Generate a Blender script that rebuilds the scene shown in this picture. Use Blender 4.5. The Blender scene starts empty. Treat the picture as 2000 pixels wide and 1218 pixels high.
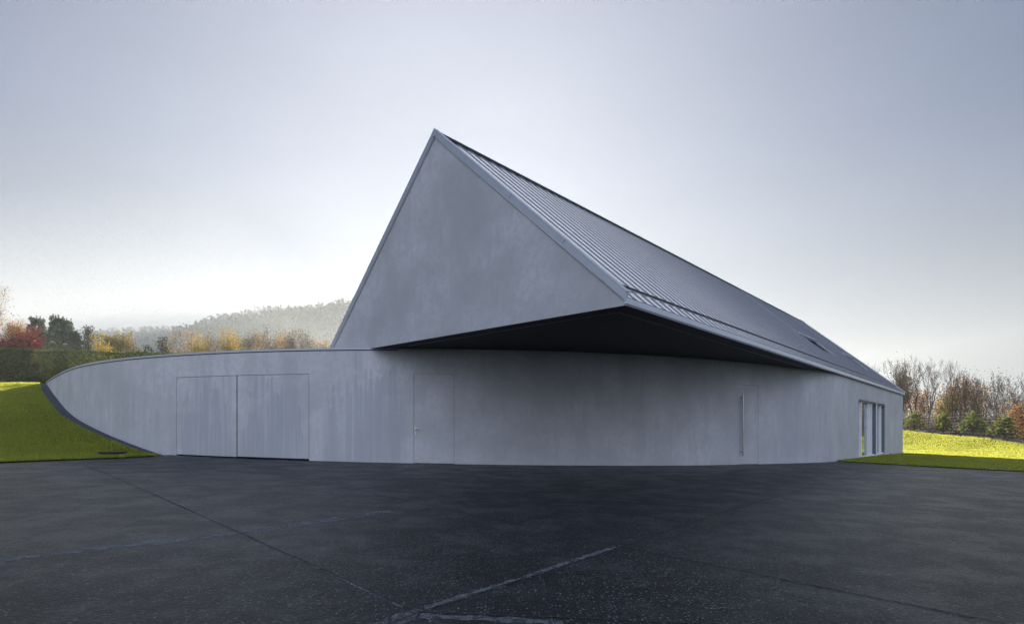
import bpy, bmesh, math, random
import numpy as np
from mathutils import Vector
sc=bpy.context.scene
col=sc.collection
F=1084.; H=838.; CZ=1.05
rng=np.random.default_rng(7)
random.seed(7)
# ------------------------------------------------------------------ helpers
def tag(o,label=None,cat=None,group=None,kind=None):
    if label:o['label']=label
    if cat:o['category']=cat
    if group:o['group']=group
    if kind:o['kind']=kind
    return o
def empty(name,loc):
    o=bpy.data.objects.new(name,None); col.objects.link(o); o.location=loc; o.empty_display_size=.3
    return o
def mesh_obj(name,verts,faces,mat,parent=None,uv=None,smooth=False):
    me=bpy.data.meshes.new(name); me.from_pydata([tuple(map(float,v)) for v in verts],[],faces); me.update()
    if uv is not None:
        l=me.uv_layers.new(name='UVMap')
        idx=np.zeros(len(me.loops),dtype=np.int32); me.loops.foreach_get('vertex_index',idx)
        l.data.foreach_set('uv',np.asarray(uv,dtype=np.float32)[idx].ravel())
    if smooth: me.polygons.foreach_set('use_smooth',[True]*len(me.polygons))
    for m in (mat if isinstance(mat,(list,tuple)) else [mat]): me.materials.append(m)
    o=bpy.data.objects.new(name,me); col.objects.link(o)
    if parent is not None:
        o.parent=parent
        if parent.type=='EMPTY': o.matrix_parent_inverse=parent.matrix_basis.inverted()
    return o
def np_mesh(name,V,n,mat,parent=None,smooth=False,attr=None):
    """V: (k*n,3) array, k faces with n own vertices each"""
    V=np.asarray(V,dtype=np.float32).reshape(-1,3); k=len(V)//n
    me=bpy.data.meshes.new(name); me.vertices.add(len(V)); me.vertices.foreach_set('co',V.ravel())
    me.loops.add(k*n); me.loops.foreach_set('vertex_index',np.arange(k*n,dtype=np.int32))
    me.polygons.add(k); me.polygons.foreach_set('loop_start',np.arange(k,dtype=np.int32)*n)
    me.update(calc_edges=True)
    if attr is not None:
        a=me.attributes.new('tint','FLOAT','FACE'); a.data.foreach_set('value',np.asarray(attr,dtype=np.float32))
    me.materials.append(mat)
    o=bpy.data.objects.new(name,me); col.objects.link(o)
    if parent is not None:
        o.parent=parent; o.matrix_parent_inverse=parent.matrix_basis.inverted() if parent.type=='EMPTY' else o.matrix_parent_inverse
    return o
class MB:
    def __init__(s): s.v=[]; s.f=[]; s.uv=[]
    def add(s,vs,fs,uv=None):
        b=len(s.v); s.v+=[tuple(map(float,v)) for v in vs]; s.f+=[tuple(i+b for i in f) for f in fs]
        s.uv+=list(uv) if uv is not None else [(0,0)]*len(vs)
    def hexa(s,p):   # 8 points: bottom 4 then top 4
        s.add(p,[(3,2,1,0),(4,5,6,7),(0,1,5,4),(1,2,6,5),(2,3,7,6),(3,0,4,7)])
    def tube(s,p,q,r,r2=None,k=6):
        p=Vector(p);q=Vector(q); d=(q-p).normalized(); a=d.orthogonal().normalized(); b=d.cross(a); r2=r if r2 is None else r2
        A=[p+(a*math.cos(t)+b*math.sin(t))*r for t in [2*math.pi*i/k for i in range(k)]]
        B=[q+(a*math.cos(t)+b*math.sin(t))*r2 for t in [2*math.pi*i/k for i in range(k)]]
        s.add(A+B,[(i,(i+1)%k,k+(i+1)%k,k+i) for i in range(k)]+[tuple(range(k))[::-1],tuple(range(k,2*k))])
    def build(s,name,mat,parent=None,smooth=False,uv=False):
        return mesh_obj(name,s.v,s.f,mat,parent,uv=s.uv if uv else None,smooth=smooth)
def gx(x,y):      # photo pixel -> point of the sloping yard plane (z=-0.0225x)
    X=(x-1000)/F; d=CZ/((y-H)/F-.0225*X); return np.array([X*d,d,-.0225*X*d])
def yard_z(x): return -.0225*x
# ------------------------------------------------------------------ materials
class NT:
    def __init__(s,name):
        s.m=bpy.data.materials.new(name); s.m.use_nodes=True; s.t=s.m.node_tree; s.n=s.t.nodes; s.b=s.n['Principled BSDF']; s.o=s.n['Material Output']
    def new(s,ty,**k):
        n=s.n.new(ty)
        for a,b in k.items():
            if a in('i',):
                for q,w in b.items():
                    if hasattr(w,'is_linked') or hasattr(w,'links'): s.t.links.new(w,n.inputs[q])
                    else: n.inputs[q].default_value=w
            else: setattr(n,a,b)
        return n
    def link(s,a,b): s.t.links.new(a,b)
    def math(s,op,a,b=0.,c=None,clamp=False):
        n=s.n.new('ShaderNodeMath'); n.operation=op; n.use_clamp=clamp
        for i,w in enumerate([a,b]+([c] if c is not None else [])):
            if isinstance(w,(int,float)): n.inputs[i].default_value=w
            else: s.link(w,n.inputs[i])
        return n.outputs[0]
    def mapping(s,vec,scale,loc=(0,0,0)):
        n=s.new('ShaderNodeMapping'); s.link(vec,n.inputs[0]); n.inputs['Scale'].default_value=scale; n.inputs['Location'].default_value=loc; return n.outputs[0]
    def noise(s,vec,scale,detail=4,rough=.55):
        n=s.new('ShaderNodeTexNoise'); s.link(vec,n.inputs['Vector']); n.inputs['Scale'].default_value=scale; n.inputs['Detail'].default_value=detail; n.inputs['Roughness'].default_value=rough; return n.outputs[0]
    def ramp(s,fac,a,b,lo=0.,hi=1.):
        n=s.new('ShaderNodeMapRange'); s.link(fac,n.inputs[0]); n.inputs[1].default_value=a;n.inputs[2].default_value=b;n.inputs[3].default_value=lo;n.inputs[4].default_value=hi; n.interpolation_type='SMOOTHSTEP'; return n.outputs[0]
    def mix(s,fac,a,b):
        n=s.new('ShaderNodeMix',data_type='RGBA')
        for i,w in ((0,fac),(6,a),(7,b)):
            if isinstance(w,(int,float)): n.inputs[i].default_value=w
            elif isinstance(w,(tuple,list)): n.inputs[i].default_value=(*w,1) if len(w)==3 else w
            else: s.link(w,n.inputs[i])
        return n.outputs[2]
    def bump(s,h,strength,dist=.01):
        n=s.new('ShaderNodeBump'); s.link(h,n.inputs['Height']); n.inputs['Strength'].default_value=strength; n.inputs['Distance'].default_value=dist; s.link(n.outputs[0],s.b.inputs['Normal']); return n.outputs[0]
    def pos(s): return s.new('ShaderNodeNewGeometry').outputs['Position']
    def uv(s): return s.new('ShaderNodeUVMap').outputs[0]
    def set(s,col=None,rough=.6,metal=0.,spec=.5):
        if col is not None:
            if isinstance(col,tuple): s.b.inputs['Base Color'].default_value=(*col,1)
            else: s.link(col,s.b.inputs['Base Color'])
        if isinstance(rough,(int,float)): s.b.inputs['Roughness'].default_value=rough
        else: s.link(rough,s.b.inputs['Roughness'])
        s.b.inputs['Metallic'].default_value=metal; s.b.inputs['Specular IOR Level'].default_value=spec
        return s
def plain(name,c,rough=.5,metal=0.,spec=.5,var=.12,scale=3.):
    n=NT(name); f=n.noise(n.pos(),scale,4)
    n.set(n.mix(f,tuple(x*(1-var) for x in c),tuple(x*(1+var) for x in c)),rough,metal,spec); return n.m
M={}
# plaster wall: u=metres along the wall, v=height
PATHX={}   # filled in later: photo column -> u
def plaster(name,stains,base=(.42,.43,.45),faint=1.):
    n=NT(name); uv=n.uv(); sep=n.new('ShaderNodeSeparateXYZ'); n.link(uv,sep.inputs[0]); U,V=sep.outputs[0],sep.outputs[1]
    cl=n.noise(uv,.55,5,.6); cl2=n.noise(n.mapping(uv,(1.6,.35,1),(7,3,0)),1.4,5,.62)
    c=n.mix(n.ramp(cl,.3,.7),tuple(x*.82 for x in base),tuple(x*1.10 for x in base))
    c=n.mix(n.math('MULTIPLY',n.ramp(cl2,.47,.64),.55*faint),c,tuple(x*.80 for x in base))
    # warm grey blotches
    wn=n.noise(n.mapping(uv,(1,1,1),(31,11,0)),.8,3); c=n.mix(n.math('MULTIPLY',n.ramp(wn,.5,.75),.4),c,(base[0]*1.0,base[1]*.97,base[2]*.92))
    # brushed fine vertical drips all over
    dr=n.noise(n.mapping(uv,(9,.35,1)),2.2,3,.6); c=n.mix(n.math('MULTIPLY',n.ramp(dr,.5,.7),.14*faint),c,tuple(x*.78 for x in base))
    rough=.78
    stk=None
    for (u0,u1,top,amt,comb) in stains:
        # envelope in u with ragged sides, edge height noisy per column = hanging drip fringe
        col1=n.noise(n.mapping(uv,(comb,.10,1),(u0*3.1,0,0)),1.,2,.6)
        col2=n.noise(n.mapping(uv,(.9,.9,1),(u0*1.7,5,0)),1.,4,.6)
        mid=(u0+u1)/2; hw=(u1-u0)/2
        dx=n.math('DIVIDE',n.math('ABSOLUTE',n.math('SUBTRACT',U,mid)),hw)
        env=n.math('SUBTRACT',1.,n.math('MULTIPLY',n.math('POWER',dx,4.),.55))
        edge=n.math('ADD',n.math('MULTIPLY',env,top),n.math('ADD',n.math('MULTIPLY',n.math('SUBTRACT',col1,.58),4.6),n.math('MULTIPLY',n.math('SUBTRACT',col2,.5),5.0)))
        m=n.ramp(n.math('SUBTRACT',edge,V),-.12,.30)
        m=n.math('MULTIPLY',m,n.ramp(n.math('ADD',dx,n.math('MULTIPLY',n.math('SUBTRACT',col1,.5),.5)),.80,1.0,1,0))
        # light runs inside the wet patch
        runs=n.noise(n.mapping(uv,(comb*1.3,.25,1),(3,u1,0)),1.,2,.5)
        m=n.math('MULTIPLY',m,n.ramp(runs,.36,.54,.25,1.))
        m=n.math('MULTIPLY',m,amt*.72); stk=m if stk is None else n.math('MAXIMUM',stk,m)
    if stk is not None: c=n.mix(stk,c,tuple(x*w for x,w in zip(base,(.70,.74,.79))))
    n.set(c,rough,0,.25)
    fn2=n.noise(n.mapping(uv,(1,.8,1)),7,6,.72); c=n.mix(n.math('MULTIPLY',n.ramp(fn2,.44,.62),.42),c,tuple(x*.80 for x in base)); n.set(c,rough,0,.25)
    fine=n.noise(uv,60,4,.7); big=n.noise(uv,1.3,3)
    n.bump(n.math('ADD',n.math('MULTIPLY',fine,.25),big),.35,.012)
    return n.m
def asphalt():
    n=NT('asphalt'); p=n.pos()
    g1=n.noise(p,85,2,.6); g2=n.noise(p,34,3,.7); lg=n.noise(n.mapping(p,(.22,.6,1)),.9,6,.62); pat=n.noise(p,1.3,7,.72); pt2=n.noise(n.mapping(p,(1,1,1),(9,4,0)),3.2,5,.7)
    c=n.mix(n.ramp(lg,.32,.68),(.0035,.004,.0055),(.009,.0105,.0135))
    c=n.mix(n.math('MULTIPLY',n.ramp(pat,.50,.64),.75),c,(.024,.027,.034))
    c=n.mix(n.math('MULTIPLY',n.ramp(pt2,.55,.66),.5),c,(.006,.007,.009))
    vo=n.new('ShaderNodeTexVoronoi'); n.link(p,vo.inputs['Vector']); vo.inputs['Scale'].default_value=45; vc=n.new('ShaderNodeSeparateXYZ'); n.link(vo.outputs['Color'],vc.inputs[0])
    stone=n.math('MULTIPLY',n.ramp(vo.outputs['Distance'],.28,.42,1.,0.),n.ramp(vc.outputs[0],.55,.98,0.,1.))
    v2=n.new('ShaderNodeTexVoronoi'); n.link(p,v2.inputs['Vector']); v2.inputs['Scale'].default_value=24; v2c=n.new('ShaderNodeSeparateXYZ'); n.link(v2.outputs['Color'],v2c.inputs[0])
    big=n.math('MULTIPLY',n.ramp(v2.outputs['Distance'],.16,.30,1.,0.),n.ramp(v2c.outputs[1],.62,.98,0.,1.))
    c=n.mix(n.math('MULTIPLY',big,.35),c,(.11,.12,.14)); c=n.mix(stone,c,(.115,.125,.145))
    c=n.mix(n.math('MULTIPLY',n.ramp(g2,.55,.66),.85),c,(.004,.005,.006))
    v3=n.new('ShaderNodeTexVoronoi'); n.link(p,v3.inputs['Vector']); v3.inputs['Scale'].default_value=7
    c=n.mix(n.ramp(v3.outputs['Distance'],.0,.05,.8,0.),c,(.35,.36,.38))
    n.set(c,n.ramp(pat,.4,.6,.42,.34),0,.12)
    n.bump(n.math('ADD',n.math('MULTIPLY',g1,.7),n.math('MULTIPLY',g2,1.1)),.7,.012); return n.m
def soil(name,a,b,scale=4,bumpd=.03):
    n=NT(name); p=n.pos(); f=n.noise(p,scale,6,.65); g=n.noise(p,scale*14,3,.7)
    n.set(n.mix(n.ramp(n.math('ADD',n.math('MULTIPLY',f,.6),n.math('MULTIPLY',g,.4)),.35,.65),a,b),.9,0,.1); n.bump(g,.8,bumpd); return n.m
def leafy(name,cols,trans=.45,rough=.7,scale=1.2,spec=.25,attr=False,tcol=None):
    n=NT(name); p=n.pos()
    f=n.noise(p,scale,3,.6)
    if attr:
        a=n.new('ShaderNodeAttribute'); a.attribute_name='tint'; f=n.math('ADD',n.math('MULTIPLY',f,.55),n.math('MULTIPLY',a.outputs['Fac'],.45))
    r=n.new('ShaderNodeValToRGB'); n.link(f,r.inputs[0]); e=r.color_ramp.elements
    k=len(cols); e[0].position=.3; e[0].color=(*cols[0],1); e[1].position=.7; e[1].color=(*cols[-1],1)
    for i in range(1,k-1): q=e.new(.3+.4*i/(k-1)); q.color=(*cols[i],1)
    n.set(r.outputs[0],rough,0,spec)
    t=n.new('ShaderNodeBsdfTranslucent')
    if tcol: n.link(n.mix(n.math('MULTIPLY',f,1.),tuple(x*.6 for x in tcol),tuple(x*1.3 for x in tcol)),t.inputs[0])
    else: n.link(r.outputs[0],t.inputs[0])
    mx=n.new('ShaderNodeMixShader'); mx.inputs[0].default_value=trans; n.link(n.b.outputs[0],mx.inputs[1]); n.link(t.outputs[0],mx.inputs[2]); n.link(mx.outputs[0],n.o.inputs[0])
    return n.m
def metal_roof():
    n=NT('standing_seam_metal'); p=n.pos(); f=n.noise(p,1.2,4); g=n.noise(n.mapping(p,(1,1,.3)),6,3)
    n.set(n.mix(f,(.36,.38,.42),(.43,.45,.49)),n.ramp(g,.3,.7,.14,.19),0.,.5); n.b.inputs['IOR'].default_value=2.0; n.b.inputs['Coat Weight'].default_value=1.; n.b.inputs['Coat Roughness'].default_value=.12; return n.m
M['asphalt']=asphalt()
M['roof']=metal_roof()
M['rib_shade']=plain('rib_shade_metal',(.125,.135,.16),.5,0,.25)  # roof metal darkened, shade of the rib sides put into the colour
M['trim']=plain('coated_trim_metal',(.34,.37,.42),.38,.35)
M['fascia']=plain('pale_fascia_metal',(.50,.54,.62),.35,.3)
M['edge']=plain('dark_seal_and_shadow',(.02,.02,.025),.7)
M['grit']=plain('grit_stone',(.075,.08,.09),.8,0,.3,.6,30.)
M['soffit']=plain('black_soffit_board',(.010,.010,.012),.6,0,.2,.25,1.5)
M['strip']=plain('soffit_strip',(.16,.16,.18),.5)
M['dark']=plain('dark_joint',(.012,.012,.014),.85)
M['steel']=plain('brushed_steel',(.62,.63,.65),.25,1.)
M['brass']=plain('brass',(.62,.50,.34),.35,1.)
M['frame']=plain('aluminium_frame',(.42,.45,.50),.35,.6)
M['frame_white']=plain('white_frame_paint',(.72,.74,.78),.35)
M['frame_grey']=plain('grey_frame_paint',(.13,.15,.18),.4)
M['frame_dark']=plain('dark_aluminium_frame',(.07,.08,.10),.4,.3)
M['curtain']=plain('pale_curtain',(.55,.57,.62),.8)
M['room']=plain('room_paint',(.07,.07,.07),.8)
M['wood']=soil('bark',(.030,.026,.022),(.085,.072,.06),3,.02)
M['bark_pale']=soil('pale_bark',(.09,.075,.06),(.20,.17,.14),3,.02)
M['twig']=plain('twig_bark',(.085,.060,.044),.9,0,.1,.3)
M['gravel']=soil('gravel_bed',(.06,.055,.05),(.22,.21,.19),6,.05)
M['strip_gravel']=soil('edging_stone',(.035,.038,.045),(.075,.08,.092),8,.015)
M['soil']=soil('field_soil',(.035,.045,.015),(.08,.095,.03),.6)
M['lawn']=soil('lawn_soil',(.012,.030,.006),(.040,.060,.014),3.5,.03)
M['blade']=leafy('grass_blade',[(.008,.034,.008),(.022,.055,.010),(.055,.085,.016)],.72,.5,.5,.3,True,(.62,.64,.10))
M['hedge']=leafy('thuja_leaf',[(.03,.055,.010),(.075,.105,.014),(.15,.175,.025)],.55,.6,2.2,.3,True)
M['pine']=leafy('pine_needle',[(.035,.065,.020),(.075,.11,.030),(.13,.16,.045)],.5,.5,2.,.35,True,(.30,.36,.09))
M['scots']=leafy('scots_pine_needle',[(.06,.085,.06),(.10,.13,.085),(.15,.18,.11)],.4,.6,.6,.2,True)
M['spruce']=leafy('spruce_needle',[(.012,.024,.014),(.022,.04,.022),(.035,.055,.03)],.2,.6,.8,.2,True)
M['larch']=leafy('larch_needle',[(.16,.12,.03),(.34,.25,.05),(.46,.36,.08)],.5,.6,.8,.2,True)
M['yellow']=leafy('yellow_leaf',[(.24,.17,.03),(.42,.29,.04),(.55,.42,.07)],.55,.6,.8,.2,True)
M['orange']=leafy('orange_leaf',[(.22,.13,.05),(.38,.22,.07),(.48,.33,.10)],.5,.6,.8,.2,True)
M['rust']=leafy('rust_leaf',[(.14,.07,.03),(.28,.13,.05),(.36,.20,.07)],.5,.6,.8,.2,True)
M['red']=leafy('red_leaf',[(.085,.010,.010),(.22,.022,.018),(.40,.07,.04)],.4,.6,2.0,.2,True)
M['tan']=leafy('tan_leaf',[(.10,.07,.04),(.17,.12,.065),(.26,.18,.09)],.45,.6,.8,.2,True)
M['olive']=leafy('olive_leaf',[(.08,.09,.03),(.16,.16,.05),(.26,.24,.07)],.45,.6,.8,.2,True)
M['forest']=leafy('far_forest_leaf',[(.10,.11,.09),(.13,.14,.11),(.17,.17,.13)],.12,.9,.03,0.,False)
M['brush']=leafy('brush_leaf',[(.07,.045,.025),(.13,.085,.045),(.22,.14,.06)],.4,.8,.35,.1,True)
gl=NT('window_glass'); gl.set((.55,.6,.62),.02,0,.9); gl.b.inputs['Transmission Weight'].default_value=.85; gl.b.inputs['IOR'].default_value=1.5; M['glass']=gl.m
# ------------------------------------------------------------------ camera, light, sky
cd=bpy.data.cameras.new('camera'); cam=bpy.data.objects.new('camera',cd); col.objects.link(cam); sc.camera=cam
cam.location=(0,0,CZ); cam.rotation_euler=(math.pi/2,0,0); cd.sensor_width=36; cd.lens=F/2000*36; cd.shift_y=(H-609)/2000; cd.clip_end=20000; cd.clip_start=.05
BACK_FILL=.42
SAX=-.13
EL=math.radians(13.2); az=math.atan2(SAX,1)
sd=Vector((math.sin(az)*math.cos(EL),math.cos(az)*math.cos(EL),math.sin(EL)))
ld=bpy.data.lights.new('sun','SUN'); ld.energy=5.0; ld.angle=math.radians(.6); ld.color=(1.,.91,.74)
lo=bpy.data.objects.new('sun',ld); col.objects.link(lo); lo.rotation_euler=(-sd).to_track_quat('-Z','Y').to_euler(); lo.location=sd*60
w=bpy.data.worlds.new('World'); sc.world=w; w.use_nodes=True; nt=w.node_tree
sky=nt.nodes.new('ShaderNodeTexSky'); sky.sky_type='NISHITA'; sky.sun_disc=False; sky.sun_elevation=EL; sky.sun_rotation=az
sky.air_density=1.; sky.dust_density=.6; sky.ozone_density=3.; sky.altitude=300
bg=nt.nodes['Background']; bg.inputs[1].default_value=1.
L_=nt.links.new
def wmap(src,a,b,lo,hi,interp='SMOOTHSTEP'):
    n_=nt.nodes.new('ShaderNodeMapRange'); n_.interpolation_type=interp
    for i_,x_ in enumerate((a,b,lo,hi)): n_.inputs[i_+1].default_value=x_
    L_(src,n_.inputs[0]); return n_.outputs[0]
def wmath(op,a,b):
    n_=nt.nodes.new('ShaderNodeMath'); n_.operation=op
    for i_,x_ in enumerate((a,b)):
        if isinstance(x_,(int,float)): n_.inputs[i_].default_value=x_
        else: L_(x_,n_.inputs[i_])
    return n_.outputs[0]
def wvec(op,a,b):
    n_=nt.nodes.new('ShaderNodeVectorMath'); n_.operation=op
    for i_,x_ in enumerate((a,b)):
        k_=3 if (op=='SCALE' and i_==1) else i_
        if isinstance(x_,(int,float,tuple)): n_.inputs[k_].default_value=x_
        else: L_(x_,n_.inputs[k_])
    return n_
tc=nt.nodes.new('ShaderNodeTexCoord'); dirn=tc.outputs['Generated']; sx=nt.nodes.new('ShaderNodeSeparateXYZ'); L_(dirn,sx.inputs[0])
# thin autumn veil: pale towards the horizon, blue violet overhead, whitening around the sun
rp=nt.nodes.new('ShaderNodeValToRGB'); L_(wmath('MAXIMUM',sx.outputs[2],0.),rp.inputs[0]); e_=rp.color_ramp.elements
SKYC=[(0.,(.23,.235,.255)),(.12,(.215,.225,.265)),(.26,(.10,.145,.25)),(.42,(.025,.08,.225)),(.6,(.015,.065,.21)),(1.,(.03,.08,.22))]
e_[0].position=0.; e_[0].color=(*SKYC[0][1],1); e_[1].position=1.; e_[1].color=(*SKYC[-1][1],1)
for p_,c_ in SKYC[1:-1]: q_=e_.new(p_); q_.color=(*c_,1)
ga=az+.06; gd=Vector((math.sin(ga)*math.cos(.40),math.cos(ga)*math.cos(.40),math.sin(.40)))
dot=wvec('DOT_PRODUCT',dirn,tuple(gd)).outputs['Value']
ang=wmath('ARCCOSINE',dot,0.)
glow=wmath('EXPONENT',wmath('MULTIPLY',wmath('POWER',wmath('DIVIDE',ang,math.radians(31)),1.8),-1.),0.)
gl_c=wvec('SCALE',(.64,.625,.61),glow).outputs[0]
cn=nt.nodes.new('ShaderNodeTexNoise'); mp=nt.nodes.new('ShaderNodeMapping'); mp.inputs['Scale'].default_value=(1.,1.,3.2); L_(dirn,mp.inputs[0]); L_(mp.outputs[0],cn.inputs['Vector']); cn.inputs['Scale'].default_value=1.6; cn.inputs['Detail'].default_value=4; cn.inputs['Roughness'].default_value=.5
veil=wmap(cn.outputs[0],.3,.75,.955,1.06)
nis=nt.nodes.new('ShaderNodeGamma'); nis.inputs[1].default_value=.5; L_(sky.outputs[0],nis.inputs[0])
front=wvec('SCALE',wvec('ADD',rp.outputs[0],gl_c).outputs[0],veil).outputs[0]
front=wvec('ADD',wvec('SCALE',front,1/3.03*.92).outputs[0],wvec('SCALE',nis.outputs[0],.0035).outputs[0]).outputs[0]
# added fill: sky brightened behind the camera to light the shaded walls
mk=wmath('MULTIPLY',wmap(sx.outputs[1],.15,-.9,0.,1.),wmap(sx.outputs[2],.02,.74,.40,1.72))
back=wvec('SCALE',(.93,1.,1.20),wmath('MULTIPLY',mk,BACK_FILL)).outputs[0]
L_(wvec('ADD',front,back).outputs[0],bg.inputs[0])
sc.view_settings.view_transform='Standard'; sc.view_settings.look='None'; sc.view_settings.exposure=1.6; sc.view_settings.gamma=1
sc.render.engine='CYCLES'
sc.cycles.use_denoising=True; sc.cycles.denoising_prefilter='NONE'; sc.cycles.denoising_quality='HIGH'; sc.cycles.use_adaptive_sampling=False; sc.cycles.sample_clamp_indirect=4.; sc.cycles.max_bounces=6; sc.cycles.volume_bounces=1; sc.cycles.transparent_max_bounces=12
# ------------------------------------------------------------------ frame of the house
E0=np.array([2.147,10.483,0.]); U=np.array([.6680,.7442,0.]); V=np.array([-.7442,.6680,0.]); ZS=3.4
def W(s,t,z): return E0+U*s+V*t+np.array([0,0,z])
RT=5.54; RZ=8.585; SL=(RZ-3.55)/RT; LT=10.68     # ridge offset/height, slopes, left eave
def rz(t): return 3.55+SL*t
def sEnd(t): return 37.15-(37.15-33.74)*max(0,min(1,t/RT))     # skewed far end of the roof
house=empty('modern_house',tuple(W(8,4,0)))
tag(house,'long grey plastered house with steep metal gable roof jutting over a curved wall','house')
# ---- path of the curved wall (plan), measured at its top edge
pts=[(-23.37,27.84),(-20.94,25.32),(-17.72,22.07),(-15.71,20.27),(-13.94,19.05),(-12.61,18.33),(-11.48,17.78),(-10.61,17.42),(-9.06,16.93),(-7.45,16.49),(-5.69,16.23),(-4.16,16.12),(-2.09,16.17),(0,16.43),(2.1,16.87),(4.38,17.57),(6.09,18.33),(7.8,19.23),(10.49,21.05)]
for s in (16.3,20,24,28,32,36.95): p=W(s,.07,0); pts.append((p[0],p[1]))
P=np.array(pts)
def resample(P,step):
    d=np.r_[0,np.cumsum(np.linalg.norm(np.diff(P,axis=0),axis=1))]; n=max(2,int(d[-1]/step)); q=np.linspace(0,d[-1],n+1)
    return np.c_[np.interp(q,d,P[:,0]),np.interp(q,d,P[:,1])]
P=resample(P,.3)
for _ in range(34): P[1:-1]=P[1:-1]*.5+(P[:-2]+P[2:])*.25
P=resample(P,.25)
cum=np.r_[0,np.cumsum(np.linalg.norm(np.diff(P,axis=0),axis=1))]
LW=cum[-1]
def wp(u): return np.array([np.interp(u,cum,P[:,0]),np.interp(u,cum,P[:,1])])
def wn(u):   # outward (towards the yard) normal
    a=wp(max(0,u-.3)); b=wp(min(LW,u+.3)); d=(b-a)/np.linalg.norm(b-a); return np.array([d[1],-d[0]])
def upx(px): # wall coordinate seen in photo column px
    X=(px-1000)/F; r=P[:,0]-X*P[:,1]; i=np.where((r[:-1]<=0)&(r[1:]>0))[0][0]; f=-r[i]/(r[i+1]-r[i]); return cum[i]+f*(cum[i+1]-cum[i])
# height of the ground line along the wall
gb=[(90,747.8),(112,778.8),(142,811),(177,832),(236.5,858.6),(295.7,880.8),(336,893.5)]
gu=[];gz=[]
for x,y in gb:
    u=upx(max(x,93)); p=wp(u); gu.append(u); gz.append(CZ+(H-y)/F*p[1])
gz[0]=3.36; gu[0]=0
def ground_at(u):
    if u<gu[-1]: return float(np.interp(u,gu,gz))
    return yard_z(wp(u)[0])
UJ=gu[-1]
# openings: (u0,u1,bottom above ground?,top)
ug0,ug1,ug2=upx(344),upx(462.5),upx(603.5); ud0,ud1=upx(808),upx(887); ue0,ue1=upx(1440),upx(1481); uw0,uwm,uw1=upx(1677),upx(1711),upx(1729)
TOPZ=2.68
openings=[(ug0,ug2,TOPZ),(ud0,ud1,TOPZ),(ue0,ue1,2.62),(uw0,uw1,2.52)]
def st(a,b,t,amt=1.,comb=7.): return (a,b,t,amt,comb)
M['plaster']=plaster('grey_plaster',[st(upx(140),ug0-.1,2.5,.55,5),st(ug2+.35,upx(795),3.0,.9),st(upx(1500),upx(1625),2.6,.5,4),st(upx(1628),uw0-.3,1.6,.35,5)])
M['plaster_door_a']=plaster('grey_plaster_wet_left',[st(ug0+.1,ug1-.05,2.9,.95,7)])
M['plaster_door_b']=plaster('grey_plaster_wet_right',[st(ug1+.1,ug2-.12,2.7,1.,8)])
M['plaster_dry']=plaster('grey_plaster_dry',[])
M['plaster_gable']=plaster('grey_plaster_gable',[],(.40,.41,.435),.75)
def wall_strip(mb,u0,u1,z0,z1,off=0.,th=.32,caps=(1,1),top=True,bot=True):
    n=max(1,int(round((u1-u0)/.25))); us=np.linspace(u0,u1,n+1); f=[];b=[]
    vs=[];uv=[]
    for u in us:
        p=wp(u); nn=wn(u); a=z0(u) if callable(z0) else z0; c=z1(u) if callable(z1) else z1
        o=p-nn*off; i=p-nn*(off+th)
        vs+=[(o[0],o[1],a),(o[0],o[1],c),(i[0],i[1],c),(i[0],i[1],a)]; uv+=[(u,a),(u,c),(u,c+th),(u,a-th)]
    fs=[]
    for k in range(n):
        q=4*k; r=q+4
        fs.append((q,r,r+1,q+1)); fs.append((q+3,q+2,r+2,r+3))
        if top: fs.append((q+1,r+1,r+2,q+2))
        if bot: fs.append((q,q+3,r+3,r))
    if caps[0]: fs.append((0,1,2,3))
    if caps[1]: q=4*n; fs.append((q,q+3,q+2,q+1))
    mb.add(vs,fs,uv)
mb=MB(); low=lambda u:ground_at(u)-.35
edges=[0.]+[x for o in openings for x in o[:2]]+[LW]
for a,b in zip(edges[0::2],edges[1::2]): wall_strip(mb,a,b,low,ZS-.004)
for a,b,t in openings: wall_strip(mb,a,b,t,ZS-.004,caps=(0,0))
wall=mb.build('curved_wall',M['plaster'],house,uv=True)
# metal coping along the open part of the wall top (left of the gable)
UG=upx(738)
mb=MB(); wall_strip(mb,0.0,UG+.6,ZS-.03,ZS+.028,off=-.022,th=.36); mb.build('parapet_coping',M['trim'],house)
mb=MB(); wall_strip(mb,0.02,UG+.6,ZS-.052,ZS-.031,off=-.006,th=.3,caps=(0,0)); mb.build('parapet_joint',M['dark'],house)
# doors: leaves follow the curve of the wall
def leaf(name,u0,u1,top,mat,gap=.011,rec=.006,clear=.03):
    mb=MB(); wall_strip(mb,u0+gap,u1-gap,lambda u:ground_at(u)+clear,top-gap,off=rec,th=.06); o=mb.build(name,mat,house,uv=True); return o
def back(u0,u1,top):
    mb=MB(); wall_strip(mb,u0-.05,u1+.05,lambda u:ground_at(u)-.3,top+.05,off=.12,th=.05); return mb
for a,b,t in openings[:3]: back(a,b,t).build('door_rebate',M['dark'],house)
g1=leaf('garage_door',ug0,ug1-.012,TOPZ,M['plaster_door_a'],clear=.035); g1['label']='left leaf of the flush garage door, streaked with damp'
g2=leaf('garage_door',ug1+.012,ug2,TOPZ,M['plaster_door_b'],clear=.05); g2['label']='right leaf of the flush garage door, streaked with damp'
d1=leaf('door',ud0,ud1,TOPZ,M['plaster_dry'],gap=.008,clear=.012); d1['label']='flush plastered side door with small lever handle'
d2=leaf('door',ue0,ue1,2.62,M['plaster_dry'],gap=.008,clear=.012); d2['label']='flush plastered front door with tall steel bar handle'
def local(u,out,z):
    p=wp(u)+wn(u)*out; return Vector((p[0],p[1],z))
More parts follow.
